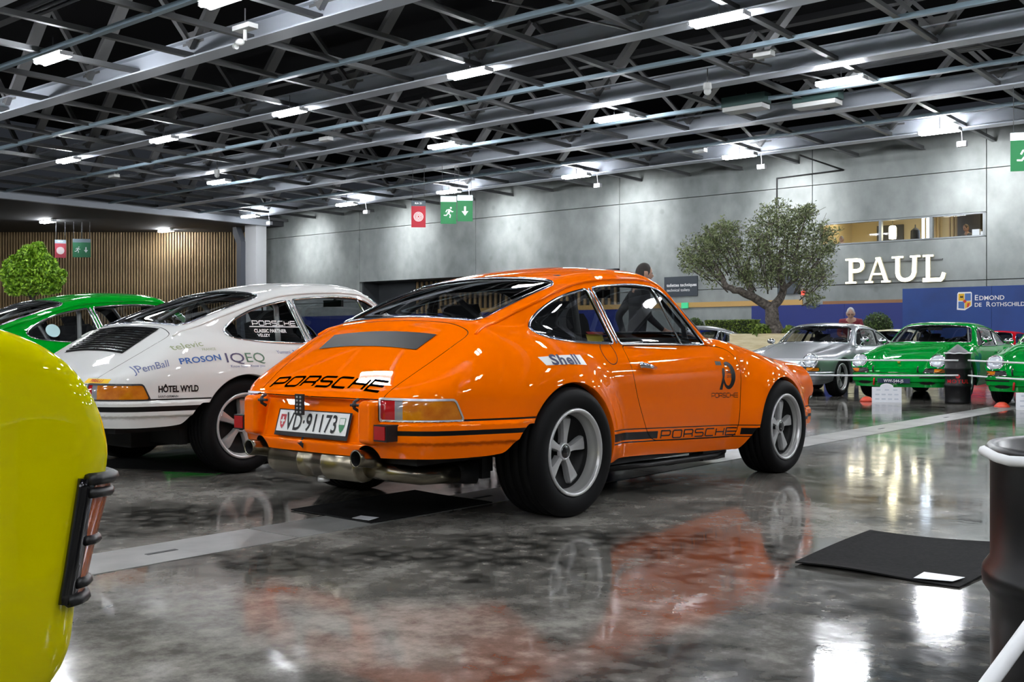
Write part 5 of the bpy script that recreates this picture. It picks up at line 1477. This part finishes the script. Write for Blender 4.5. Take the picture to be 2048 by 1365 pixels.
def dome(x, y, label):
    o = empty('marker_dome', (x, y, 0)); tag(o, label, 'marker'); b = MB(); b.lathe([(.095,.0),(.10,.006),(.085,.03),(.055,.06),(.03,.07),(.028,.064),(.05,.05)], 24, 'z'); b.build('dome', dome_m, o)
dome(5.14, 15.35, 'orange-red marker dome left of the white placard'); dome(6.45, 13.95, 'orange-red marker dome right of the far drum')
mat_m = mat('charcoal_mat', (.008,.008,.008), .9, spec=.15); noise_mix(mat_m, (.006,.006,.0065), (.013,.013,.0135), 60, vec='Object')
def floor_mat(pts, label, curl=.0):
    n = 14; V = []; p = [np.array(q) for q in pts]
    for i in range(n+1):
        for j in range(n+1):
            a, c = i/n, j/n; q = (p[0]*(1-a)+p[1]*a)*(1-c)+(p[3]*(1-a)+p[2]*a)*c
            z = .006+curl*(max(abs(a-.5), abs(c-.5))*2)**6*(.5+.5*math.sin(5*a+3*c))
            V.append((q[0], q[1], z))
    k = len(V); F = [(i*(n+1)+j, (i+1)*(n+1)+j, (i+1)*(n+1)+j+1, i*(n+1)+j+1) for i in range(n) for j in range(n)]
    V2 = V+[(x, y, max(z-.0055, .0005)) for x, y, z in V]; F2 = F+[tuple(q+k for q in f[::-1]) for f in F]
    ed = [i*(n+1) for i in range(n+1)]+[n*(n+1)+j for j in range(1, n+1)]+[i*(n+1)+n for i in range(n-1, -1, -1)]+[j for j in range(n-1, 0, -1)]
    F2 += [(ed[i], ed[(i+1) % len(ed)], k+ed[(i+1) % len(ed)], k+ed[i]) for i in range(len(ed))]
    c = np.mean(np.array(V), axis=0); o = obj('floor_mat', mesh_from('floor_mat', [(x-c[0], y-c[1], z) for x, y, z in V2], F2, [mat_m], smooth=False)); o.location = (c[0], c[1], 0); tag(o, label, 'mat'); return o
def flo(px, py): 
    Y = FPX*CAM_H/(py-684); return ((px-1024)/FPX*Y, Y)
floor_mat([flo(1590,1130), flo(1918,1178), flo(2075,1100), flo(1740,1066)], 'black mat on the floor beside the near drum', .012)
floor_mat([flo(582,1022), flo(742,1049), flo(985,1008), flo(830,983)], 'black drip mat under the tail of the orange car', .004)
floor_mat([(-3.05,7.35), (-1.95,6.98), (-1.55,8.15), (-2.65,8.5)], 'black mat added under the white car to block a floor reflection', .003)  # added dull sheet, keeps the green reflection off the floor under the car
def paper(pts, label, z=.008):
    p = [flo(*q) for q in pts]; c = np.mean(np.array(p), axis=0); b = MB(); b.prism([(x-c[0], y-c[1]) for x, y in p], z, z+.001, 'z'); o = b.build('paper', card); o.location = (c[0], c[1], 0); tag(o, label, 'paper')
paper([(1827,1164),(1905,1171),(1930,1163),(1848,1152)], 'white paper strip on the black mat by the near drum', .013)
paper([(704,1041),(738,1046),(758,1040),(722,1036)], 'small white card on the drip mat under the orange car', .010)
# ------------------------------------------------------------------ people
def person(name, label, loc, yaw, J, colors, headtilt=0.0, hair='short', hairc=(.02,.015,.012), glasses=False, scale=1.0):
    """one skinned body. J: joint positions (x forward, y left, z up), colours by joint group"""
    chains = [('pelvis','waist','chest','neck','skull'), ('chest','lsho','lelb','lwri','lhand'), ('chest','rsho','relb','rwri','rhand'), ('pelvis','lhip','lkne','lank','ltoe'), ('pelvis','rhip','rkne','rank','rtoe')]
    rad = dict(pelvis=(.165,.12), waist=(.15,.105), chest=(.185,.125), neck=(.058,.06), skull=(.055,.06), lsho=(.07,.07), rsho=(.07,.07), lelb=(.046,.046), relb=(.046,.046), lwri=(.030,.034), rwri=(.030,.034), lhand=(.032,.018), rhand=(.032,.018), lhip=(.095,.10), rhip=(.095,.10), lkne=(.062,.064), rkne=(.062,.064), lank=(.043,.046), rank=(.043,.046), ltoe=(.042,.032), rtoe=(.042,.032))
    names = list(rad); V = [J[n] for n in names]; E = set()
    for c in chains:
        for a, b_ in zip(c, c[1:]): E.add((names.index(a), names.index(b_)))
    fing = []
    for s in ('l', 'r'):
        h = Vector(J[s+'hand']); w_ = Vector(J[s+'wri']); d = (h-w_).normalized(); sd = d.cross(Vector((1,0,0))); sd = sd.normalized() if sd.length > .1 else Vector((0,1,0)); 
        for k, ln in zip((-1.5,-.5,.5,1.5), (.055,.07,.075,.065)):
            a = h+sd*(k*.018); i0 = len(V); V.append(tuple(a)); V.append(tuple(a+d*ln*.55)); V.append(tuple(a+d*ln+Vector((.012,0,0)))); E |= {(names.index(s+'hand'), i0), (i0, i0+1), (i0+1, i0+2)}; fing += [i0, i0+1, i0+2]
        i0 = len(V); a = w_.lerp(h, .4)+sd*.03; V.append(tuple(a)); V.append(tuple(a+sd*.02+d*.045)); E |= {(names.index(s+'hand'), i0), (i0, i0+1)}; fing += [i0, i0+1]
    me = bpy.data.meshes.new('body'); me.from_pydata([tuple(v) for v in V], list(E), [])
    tmp = bpy.data.objects.new('tmp', me); COL.objects.link(tmp)
    sk = tmp.modifiers.new('s', 'SKIN'); sk.use_smooth_shade = True; ss = tmp.modifiers.new('d', 'SUBSURF'); ss.levels = 2; ss.render_levels = 2
    sv = me.skin_vertices[0].data
    for i, n in enumerate(names): sv[i].radius = rad[n]
    for i in fing: sv[i].radius = (.0095, .009)
    for i in range(len(sv)): sv[i].use_root = (i == 0)
    dgp = bpy.context.evaluated_depsgraph_get(); ev = bpy.data.meshes.new_from_object(tmp.evaluated_get(dgp))
    bpy.data.objects.remove(tmp); bpy.data.meshes.remove(me)
    bm = bmesh.new(); bm.from_mesh(ev)
    Jn = {n: Vector(J[n]) for n in names}
    segs = {'top': [('pelvis','waist'),('waist','chest'),('chest','lsho'),('chest','rsho'),('lsho','lelb'),('rsho','relb'),('lelb','lwri'),('relb','rwri')], 'skin': [('neck','skull'),('lwri','lhand'),('rwri','rhand')], 'legs': [('pelvis','lhip'),('pelvis','rhip'),('lhip','lkne'),('rhip','rkne'),('lkne','lank'),('rkne','rank')], 'shoe': [('lank','ltoe'),('rank','rtoe')]}
    order = ['top','skin','legs','shoe']
    def sd_(p, a, b_):
        ab = b_-a; t = max(0, min(1, (p-a).dot(ab)/max(ab.length_squared, 1e-9))); return (p-(a+ab*t)).length
    for f in bm.faces:
        c = f.calc_center_median(); best = min(((sd_(c, Jn[a], Jn[b_])-(.03 if k == 'shoe' else 0), k) for k, l in segs.items() for a, b_ in l)); f.material_index = order.index(best[1]); f.smooth = True
    # head: one closed surface with brow, nose, mouth and ears
    hc = Vector(J['skull'])+Vector((.015,0,.075)); rot = Matrix.Rotation(headtilt, 4, 'Y'); n1, n2 = 26, 20; hv = []
    for i in range(n2+1):
        t = math.pi*i/n2
        for k in range(n1):
            a = 2*math.pi*k/n1; x, y, z = math.sin(t)*math.cos(a), math.sin(t)*math.sin(a), math.cos(t)
            px_, py_, pz_ = x*.096, y*.075, z*.122
            if z < 0: py_ *= 1-.28*z*z; px_ *= 1-.12*z*z
            if x > .5 and abs(y) < .25 and -.35 < z < .1: px_ += .024*(1-abs(y)/.25)*(1-abs(z+.15)/.25 if abs(z+.15) < .25 else 0)
            if x > .5 and .05 < z < .22 and .2 < abs(y) < .6: px_ -= .007
            if x > .5 and -.62 < z < -.48 and abs(y) < .35: px_ -= .006
            if abs(y) > .93 and abs(z+.05) < .3 and abs(x) < .3: py_ += math.copysign(.018, y)
            hv.append(bm.verts.new(Vector(hc)+(rot @ Vector((px_, py_, pz_)))))
    for i in range(n2):
        for k in range(n1):
            l = (k+1) % n1; q = [hv[i*n1+k], hv[(i+1)*n1+k], hv[(i+1)*n1+l], hv[i*n1+l]]
            f = bm.faces.new(q); f.smooth = True; f.material_index = 1
    bmesh.ops.remove_doubles(bm, verts=bm.verts, dist=1e-5)
    out = bpy.data.meshes.new('body'); bm.to_mesh(out); bm.free(); bpy.data.meshes.remove(ev)
    for k in order:
        out.materials.append(mat(name+'_'+k, colors[k], .75))
    root = empty('person', loc, yaw); root.scale = (scale,)*3; tag(root, label, 'person')
    obj('body', out, root)
    b = MB(); hm = mat('hair', hairc, .7); vv = []; ff = []
    for i in range(12):
        t = math.pi*.56*i/11
        for k in range(24):
            a = 2*math.pi*k/24; x, y, z = math.sin(t)*math.cos(a), math.sin(t)*math.sin(a), math.cos(t)
            lim = 1.0 if (x < .35) else max(0, 1-(x-.35)*1.25)
            t2 = t*lim*(1.18 if x < -.1 else 1.0); x2, y2, z2 = math.sin(t2)*math.cos(a), math.sin(t2)*math.sin(a), math.cos(t2)
            vv.append(tuple(hc+(rot @ Vector((x2*.103-.003, y2*.083, z2*.130+.002)))))
    for i in range(11):
        for k in range(24): l = (k+1) % 24; ff.append((i*24+k, (i+1)*24+k, (i+1)*24+l, i*24+l))
    b.add(vv, ff, 0, True); b.build('hair', hm, root)
    b = MB()
    for s in (-1, 1): b.sphere(tuple(hc+(rot @ Vector((.080, s*.030, .012)))), .011, 8, 6)
    b.build('eyes', mat('eye', (.03,.025,.02), .2), root)
    if glasses:
        b = MB()
        for s in (-1, 1):
            b.tube([tuple(hc+(rot @ Vector((.098, s*.032+.024*math.cos(a), .012+.018*math.sin(a))))) for a in np.linspace(0, 2*math.pi, 14, endpoint=False)], .0025, 5, closed=True); b.tube([tuple(hc+(rot @ Vector((.096, s*.056, .014)))), tuple(hc+(rot @ Vector((.0, s*.082, .012))))], .0025, 5)
        b.build('glasses', M['black'], root)
    return root
STAND = dict(pelvis=(0,0,.93), waist=(.01,0,1.10), chest=(.0,0,1.36), neck=(.01,0,1.50), skull=(.02,0,1.57), lsho=(0,.19,1.42), lelb=(-.02,.25,1.14), lwri=(.05,.25,.90), lhand=(.08,.24,.83), rsho=(0,-.19,1.42), relb=(-.02,-.25,1.14), rwri=(.05,-.25,.90), rhand=(.08,-.24,.83), lhip=(0,.10,.88), lkne=(.03,.11,.49), lank=(0,.11,.08), ltoe=(.15,.12,.035), rhip=(0,-.10,.88), rkne=(.03,-.11,.49), rank=(0,-.11,.08), rtoe=(.15,-.12,.035))
def pose(**k): d = dict(STAND); d.update(k); return d
skin = (.42,.24,.17)
person('walker', 'dark-haired person in dark clothes walking behind the orange car', (1.42, 12.2, 0), .15, pose(lkne=(.22,.11,.52), lank=(.22,.11,.11), ltoe=(.37,.12,.06), rkne=(-.06,-.11,.49), rank=(-.30,-.11,.12), rtoe=(-.17,-.12,.04), lelb=(-.14,.25,1.16), lwri=(-.06,.25,.92), lhand=(-.02,.24,.86), relb=(.08,-.25,1.15), rwri=(.26,-.22,1.00), rhand=(.33,-.21,.98), waist=(.03,0,1.10), chest=(.05,0,1.36), neck=(.07,0,1.50), skull=(.09,0,1.57), lsho=(.03,.19,1.42), rsho=(.06,-.19,1.42)), dict(top=(.012,.012,.016), skin=skin, legs=(.012,.013,.02), shoe=(.02,.02,.02)), .05)
person('visitor', 'grey-haired person with glasses in a dark red top, head bowed behind the silver car', (7.15, 22.35, 0), -1.9, pose(pelvis=(-.05,0,.90), waist=(.02,0,1.05), chest=(.16,0,1.24), neck=(.25,0,1.34), skull=(.30,0,1.38), lsho=(.15,.19,1.29), rsho=(.15,-.19,1.29), lelb=(.18,.24,1.02), relb=(.18,-.24,1.02), lwri=(.36,.16,.96), rwri=(.36,-.16,.96), lhand=(.43,.12,.96), rhand=(.43,-.12,.96), lhip=(-.05,.10,.86), rhip=(-.05,-.10,.86)), dict(top=(.16,.012,.025), skin=(.45,.27,.20), legs=(.02,.025,.05), shoe=(.02,.02,.02)), .45, hairc=(.45,.45,.45), glasses=True)
def sitpose(): return pose(pelvis=(0,0,.50), waist=(.02,0,.66), chest=(.03,0,.92), neck=(.05,0,1.06), skull=(.07,0,1.13), lsho=(.03,.19,.98), rsho=(.03,-.19,.98), lelb=(.05,.26,.72), relb=(.05,-.26,.72), lwri=(.28,.20,.70), rwri=(.28,-.20,.70), lhand=(.35,.17,.71), rhand=(.35,-.17,.71), lhip=(.02,.10,.48), rhip=(.02,-.10,.48), lkne=(.44,.12,.50), rkne=(.44,-.12,.50), lank=(.42,.12,.08), rank=(.42,-.12,.08), ltoe=(.56,.13,.035), rtoe=(.56,-.13,.035))
a = UV(-15.75, 38.55, 3.5); person('sitter', 'grey-haired person in black seated at the left of the window above the letters', a, -2.4, sitpose(), dict(top=(.012,.012,.015), skin=(.45,.28,.21), legs=(.02,.02,.03), shoe=(.02,.02,.02)), .1, hairc=(.35,.35,.36))
a2 = UV(-11.35, 38.9, 3.5); person('diner', 'person in a black and white top leaning at the right of the window', a2, -2.8, sitpose(), dict(top=(.10,.10,.10), skin=(.42,.24,.16), legs=(.02,.02,.03), shoe=(.02,.02,.02)), .3, hairc=(.05,.03,.02), scale=1.12)
for q, lab in ((a, 'low stool under the grey-haired person in the window room'), (a2, 'low stool under the leaning person in the window room')):
    o = empty('stool', q); tag(o, lab, 'stool'); b = MB(); b.lathe([(.0,.36),(.18,.36),(.19,.38),(.18,.40),(.0,.40)], 20, 'z'); b.build('seat', M['black'], o)
    for i in range(3): b = MB(); an = 2.1*i; b.tube([(.10*math.cos(an),.10*math.sin(an),.37),(.17*math.cos(an),.17*math.sin(an),0)], .014, 6); b.build('leg', M['alu'], o)
# lights and furniture of the window room
pend = emit_mat('warm_lamp_glass', (1,.86,.55), 6); tubem = emit_mat('blue_white_tube', (.75,.85,1.0), 4)
o = uvroot('pendant_lamp', (-13.72, 38.1, 4.55)); tag(o, 'glowing white pendant lamp in the window above the letters', 'lamp'); b = MB(); b.lathe([(.0,0),(.12,.02),(.13,.10),(.13,.42),(.10,.48),(.0,.5)], 18, 'z'); b.build('shade', pend, o); b = MB(); b.tube([(0,0,.5),(0,0,1.15)], .008, 5); b.build('cord', M['black'], o)
for i, uu in enumerate((-12.90, -12.74)):
    o = uvroot('light_tube', (uu, 38.9, 3.6)); tag(o, ('left' if i == 0 else 'right')+' one of two blue-white upright light tubes in the window', 'lamp'); b = MB(); b.tube([(0,0,0),(0,0,2.05)], .045, 8); b.build('tube', tubem, o)
warm = emit_mat('warm_downlight', (1,.86,.55), 12)
for uu, wl in ((-15.6,'left'),(-13.2,'middle'),(-11.0,'right')):
    o = uvroot('downlight', (uu, 39.0, 5.66)); tag(o, wl+' small warm downlight in the ceiling of the window room', 'lamp', 'downlights of the window room'); b = MB(); b.lathe([(.0,-.012),(.20,-.012),(.22,.0),(.22,.04)], 18, 'z'); b.build('disc', warm, o)
o = uvroot('coat_stand', (-13.15, 38.8, 3.5)); tag(o, 'dark figure-like coat stand in the middle of the window', 'coat stand'); b = MB(); b.tube([(0,0,0),(0,0,1.6)], .02, 6); b.build('pole', M['black'], o); b = MB(); b.lathe([(.0,1.5),(.05,1.48),(.16,1.38),(.17,1.1),(.22,.75),(.0,.75)], 16, 'z'); b.build('coat', M['seat'], o)
o = uvroot('counter', (-10.9, 38.4, 3.5)); tag(o, 'small white counter with boxes at the right end of the window', 'counter'); b = MB(); b.box((-.45,-.2,0),(.42,.2,1.0)); b.build('base', white_m, o)
for i, uu in enumerate((-.02, .26)): b = MB(); b.box((uu-.12,-.12,1.0),(uu+.12,.12,1.24-.08*i)); b.build('carton', white_m, o)
# ------------------------------------------------------------------ cars
YAW = math.atan2(.7594, .6506)
orange = paint('orange_paint', (1.0,.165,.0), .3)
kitR, carR, _ = build_coupe(True)
root, made = place_car(kitR, 'coupe', 'bright orange wide-arched coupe with black print and plate VD 91173', orange, (-.366, 5.79, 0), YAW)
dress_orange(root, made, kitR, carR)
kitS, carS, _ = build_coupe(False)
white_p = paint('white_paint', (.70,.70,.68), .3); green_d = paint('vivid_green_paint', srgb(0,140,30), .3); green_p = paint('signal_green_paint', srgb(0,135,45), .3); silver_p = mat('silver_paint', (.38,.40,.42), .32, metal=.75, coat=1.0, coatr=.02); red_p = paint('red_paint', srgb(190,15,20), .3); blue_p = paint('blue_paint', srgb(25,50,150), .3); cream_p = paint('cream_paint', (.70,.66,.45), .3)
wpose = ((-2.36, 7.47, 0), YAW)
rw, mw = place_car(kitS, 'coupe', 'white coupe with sponsor print and black Fuchs-style wheels, left of the orange one'.replace('Fuchs-style ', 'five-spoke '), white_p, *wpose, skip=())
def dress_white():
    k = kitS.key; b_ = mw[k['body']]; lid = mw[k['lid']]
    blue_i = mat('blue_ink', srgb(40,90,160), .5); olive_i = mat('olive_ink', srgb(150,160,120), .5); grey_i = mat('grey_blue_ink', srgb(95,105,150), .5); purple_i = mat('purple_ink', srgb(70,60,95), .5); dgreen_i = mat('dark_green_ink', srgb(75,110,85), .5); yel = mat('yellow_print', srgb(245,200,20), .5)
    inks = dict(blue=blue_i, olive=olive_i, grey=grey_i, purple=purple_i, green=dgreen_i, black=M['blackprint'], white=M['white'])
    def tx(s, hgt, x0, x1, z, ink, rot=0.0, bold=0.0, shear=0.0, parent=None, off=.0022):
        v, f = text_mesh(s, 1.0, bold, 1.0, shear); a = [q[0] for q in v]; b = [q[1] for q in v]; wd_ = max(a)-min(a); ht = max(b)
        v = [((q[0]-(min(a)+max(a))/2)/wd_*(x1-x0), q[1]/ht*hgt, 0) for q in v]
        side_print(carS, v, f, inks[ink], 'lettering', parent or b_, at=((x0+x1)/2, z), rot=rot, L=.03, off=off)
    for a in WHITE_TEXT: tx(*a)
    qw = mw[k['quarter_window-1']]
    V, F, W = marque(1, .2, 1.0); V = [(a/W*.345, b*.030, 0) for a, b, c in V]
    side_print(carS, V, F, M['white'], 'lettering', qw, at=(.345, .990), off=.004, L=.02)
    side_print(carS, *rect(-.20,-.003,.22,.003), M['white'], 'print_line', qw, at=(.345, .966), off=.004)
    tx('CLASSIC PARTNER', .024, .173, .43, .926, 'white', 0, .03, parent=qw, off=.004); tx('VÉLIZY', .024, .19, .29, .897, 'white', 0, .02, parent=qw, off=.004)
    # tyre maker's strip over the tail light
    def rear_print(V, F, m, name, at, off):
        v, f = subdivide_flat(V, F, .02); v = np.array(v); q = np.stack([v[:, 0]*0, at[0]-v[:, 0], v[:, 1]+at[1]], 1)
        q = carS.cast(q, 0, -1.3, 1); n = carS.normals(q); obj(name, mesh_from(name, q+n*off, f, [m], None, n), b_)
    rear_print(*rect(-.105,-.013,.105,.013), yel, 'sticker', (-.49,.622), .002); v, f = text_mesh('PIRELLI', .024, .014, 1.5); rear_print(v, f, redpr, 'sticker_lettering', (-.49,.614), .0035)
WHITE_TEXT = [
 ('televic', .034, -.47, -.263, .823, 'olive', .14, .005), ('FRANCE', .015, -.285, -.19, .808, 'olive', .05),
 ('JPemBall', .038, -.73, -.511, .690, 'grey', .22, .0, .3), ('PROSON', .036, -.455, -.174, .735, 'blue', .09, .02),
 ('IQ', .060, -.140, -.002, .730, 'purple', 0, 0), ('EQ', .060, .012, .165, .730, 'green', 0, 0), ('Know how · Know you', .016, -.118, .149, .697, 'grey', 0, 0),
 ('HÔTEL WYLD', .050, -.606, -.358, .553, 'black', 0, .04), ('SAINT-GERMAIN', .013, -.609, -.488, .520, 'black', 0, .01), ('—', .004, -.609, -.585, .502, 'black'), ('Yumani', .022, .29, .41, .782, 'grey', 0, 0), ('Y', .034, .43, .47, .772, 'blue', 0, .02)]
dress_white()
gl, mg = place_car(kitS, 'coupe', 'vivid green coupe at far left behind the white one', green_d, (-4.42, 9.12, 0), YAW)
side_print(carS, *ellipse(0, 0, .058, .054), mat('pale_blue_sticker', srgb(190,225,228), .5), 'window_sticker', mg[kitS.key['quarter_window-1']], at=(.16, .955), off=.004)
FY = TH-math.pi/2
def front_place(u_mid, v_mid, lab, pm, skip=('roll_cage',), yaw=FY):
    f_ = (math.cos(yaw), math.sin(yaw)); X = u_mid-f_[0]*3.09; Y = v_mid-f_[1]*3.09
    return place_car(kitF, 'coupe', lab, pm, (X, Y, 0), yaw, skip)
# the older, lower bodies of the facing rows
kitF = Kit(); kitF.key = kitS.key; low = {}
for it in kitS.items:
    it2 = dict(it)
    if it['loc'] is None and it['me'] is not None:
        me = low.get(it['me'].name)
        if me is None and max(q.co.z for q in it['me'].vertices) > .58:
            me = it['me'].copy(); low[it['me'].name] = me
            c = np.empty(len(me.vertices)*3); me.vertices.foreach_get('co', c); c = c.reshape(-1, 3); c[:, 2] = np.where(c[:, 2] > .575, .575+(c[:, 2]-.575)*.83, c[:, 2]); me.vertices.foreach_set('co', c.ravel()); me.update()
        if me is not None: it2['me'] = me
    kitF.items.append(it2)
s1, m1 = front_place(4.15, 16.7, 'silver grey coupe seen from the front, beyond the orange nose', silver_p, ())
g1, n1 = front_place(5.733, 15.74, 'green coupe seen from the front, with plate WW-544-YS and black drum before it'.replace('YS','JS'), green_p, ())
g3, n3 = front_place(6.95, 13.9, 'second green coupe facing front, cut off by the right edge', green_p, ())
def front_plate(root, txt):
    b = MB(); b.box((3.262,-.24,.255),(3.272,.24,.325)); o = b.build('number_plate', mat('plate_blue_black', (.01,.02,.06), .4), root)
    v, f = text_mesh(txt, .062, .012, .95); obj('plate_lettering', mesh_from('plate_lettering', [(3.2745, a, .267+c) for a, c, _ in v], f, [M['white']], smooth=False), o)
front_plate(g1, 'WW-544-JS')
for r_ in (g1, g3):
    for sy in (-.46, .46):
        q = carS.cast(np.array([(0, sy+.105*math.cos(a), .262+.024*math.sin(a)) for a in np.linspace(0, 2*math.pi, 20, endpoint=False)]), 0, 3.6, -1); nq = carS.normals(q)
        obj('bumper_intake', mesh_from('bumper_intake', q+nq*.004, [tuple(range(20))], [M['gap']]), r_)
    for sy in (-.33, .33):
        b = MB(); b.tube([(3.19,sy,.50),(3.215,sy,.485),(3.22,sy,.44),(3.2,sy,.42)], .012, 6); b.build('hood_catch', M['black'], r_)
    b = MB(); b.tube([(3.20,-.30,.34),(3.245,-.30,.31),(3.235,-.31,.22)], .014, 6); b.build('tow_strap', redpr, r_)
    b = MB(); b.sphere((3.05,0,.565), .03, 12, 8, sc=(.5,.8,.9)); b.build('badge', mat('badge_gold', srgb(200,150,60), .4, metal=.6), r_)
place_car(kitF, 'coupe', 'red coupe at the right edge in the second row', red_p, (14.6, 31.0, 0), FY-.1, ('roll_cage',))
place_car(kitF, 'coupe', 'cream coupe with yellow tint between the silver and green cars in the second row', cream_p, (10.6, 28.2, 0), FY, ('roll_cage',))
place_car(kitS, 'coupe', 'silver coupe seen from the side beyond the orange windscreen', silver_p, (6.25, 29.5, 0), math.radians(172), ())
place_car(kitS, 'coupe', 'blue coupe just beyond the silver one, left of the planter', blue_p, (7.35, 34.0, 0), math.radians(172), ())
# ---- yellow mid-engined car whose corner fills the left edge
class Wedge(Coupe):
    def __init__(s): pass
    E = Spl((.0,.90),(.2,.985),(.238,1.010),(.282,1.024),(.363,1.03),(.442,1.046),(.536,1.072),(.602,1.091),(.646,1.096),(.691,1.089),(.751,1.068),(.808,1.035),(.858,.982),(.90,.90),(1.0,.6))
    TF = Spl((-1.2,.60),(-.9,.78),(-.3,.86),(.6,.84),(1.6,.86),(2.4,.925),(2.8,.928),(2.95,.918),(3.095,.898),(3.15,.885),(3.4,.72))
    def f(s, P):
        x = P[:, 0]; y = np.abs(P[:, 1]); z = P[:, 2]
        fs = y-(.835-.5*np.maximum(z-.7,0)**2-.4*np.maximum(.45-z,0)**2-.012*sstep(x,2.3,3.3))
        T = s.TF(x)-.13*(1-sstep(y,.25,.62))*sstep(x,1.6,2.4)
        ft = (z-T)*.95
        fe = (x-2.2-s.E(z))*.9+.16*(.8-np.minimum(y,.8))*0
        fr = -.95-x
        B = smax(smax(fs, fe, .13), ft, .10); B = smax(B, fr, .12); B = smax(B, .14-z, .06)
        g = np.sqrt(((x-.75)/1.05)**2+(y/.66)**2+((z-.78)/.44)**2)-1
        return smin(B, g*.42, .08)
wc = Wedge(); V, Q = wc.nets(.03); V, Q = wc.refine(V, Q); WP_ = Poly(V, wc.normals(V), Q)
WP_.cut(lambda V, N: -V[:, 1], {'body'}); kp = [i for i, f in enumerate(WP_.F) if WP_.V[list(f), 1].mean() > 0]; WP_.F = [WP_.F[i] for i in kp]; WP_.part = ['body']*len(kp); WP_.mt = [0]*len(kp)
WP_.V[np.abs(WP_.V[:, 1]) < 2e-3, 1] = 0
for xx in (.1, 2.5): WP_.cut(lambda V, N: np.where(V[:, 1] > .4, np.hypot(V[:, 0]-xx, V[:, 2]-.31)-.34, 1.0), {'body'}, drop=True)
WP_.cut(lambda V, N: np.where(V[:, 2] > .87, np.maximum.reduce([V[:, 0]-1.55, -.1-V[:, 0], V[:, 2]-1.14, .90-V[:, 2]]), 1.0), {'body'}, part='glass')
yel_p = paint('yellow_paint', srgb(210,200,0), .28)
yr = empty('sports_car', UV(-2.75, -2.17), TH+math.pi/2); tag(yr, 'bright yellow car corner with upright amber lamp, at the left edge', 'car')
t = WP_.take('body'); obj('body_shell', mesh_from('body_shell', t[0], t[1], [yel_p], None, t[3]), yr)
t = WP_.take('glass'); obj('window_band', mesh_from('window_band', t[0], t[1], [M['blackgloss']], None, t[3]), yr)
wm = wheel_meshes(.30, .20, .03, 0)
for xx in (.1, 2.5):
    for sd in (-1, 1):
        q = obj('wheel', wm['rim'], yr, (xx, sd*.70, .30), (0, 0, 0 if sd < 0 else math.pi)); obj('tyre', wm['tyre'], q); obj('hub_cap', wm['cap'], q)
        for i in range(5): obj('spoke', wm['spoke'], q, None, (0, math.radians(72*i), 0))
for sd in (-1, 1):
    n = 14; zs = np.linspace(.600, .366, n); xs = np.linspace(3.220, 3.182, n)
    l = wc.cast(np.stack([xs, xs*0, zs], 1), 1, 1.02); nn = wc.normals(l); 
    v, f = sweep(l, nn, .042, .024, False, off=.004)
    if sd < 0: v, f = mirror_y(v, f)
    fr = obj('side_lamp', mesh_from('side_lamp', v, f, [M['blackgloss']]), yr); fr['label'] = 'upright amber corner lamp in a ribbed black frame'
    def around(z, x0, k=12):
        a = np.stack([np.linspace(x0, 3.45, k), np.linspace(.85, .58, k), np.full(k, z)], 1)
        for _ in range(8):
            g = wc.grad(a); g[:, 2] = 0; fv = wc.f(a); a = a-(fv/np.maximum((g*g).sum(1), .05))[:, None]*g*.8
        return a
    for z, x0, r_, nm in ((.600,3.216,.013,'frame_rib'),(.574,3.218,.011,'frame_rib'),(.483,3.215,.010,'frame_rib'),(.404,3.20,.011,'frame_rib'),(.374,3.18,.013,'frame_rib')):
        p = around(z, x0); nn = wc.normals(p); v, f = sweep(p, nn, r_*1.9, r_*2.2, False, off=.014)
        if sd < 0: v, f = mirror_y(v, f)
        obj(nm, mesh_from(nm, v, f, [M['black']]), fr)
    rows = [around(z, 3.222+(z-.60)*.17+.012) for z in np.linspace(.595, .385, 12)]; L_ = np.concatenate(rows); nn = wc.normals(L_); L2 = L_+nn*.014; k = 12
    f = [(i*k+j, i*k+j+1, (i+1)*k+j+1, (i+1)*k+j) for i in range(11) for j in range(k-1)]; v = [tuple(q) for q in L2]
    if sd < 0: v, f = mirror_y(v, f)
    obj('lens', mesh_from('lens', v, f, [mat('deep_amber_lens', (.33,.06,.001), .2, coat=.6)]), fr)
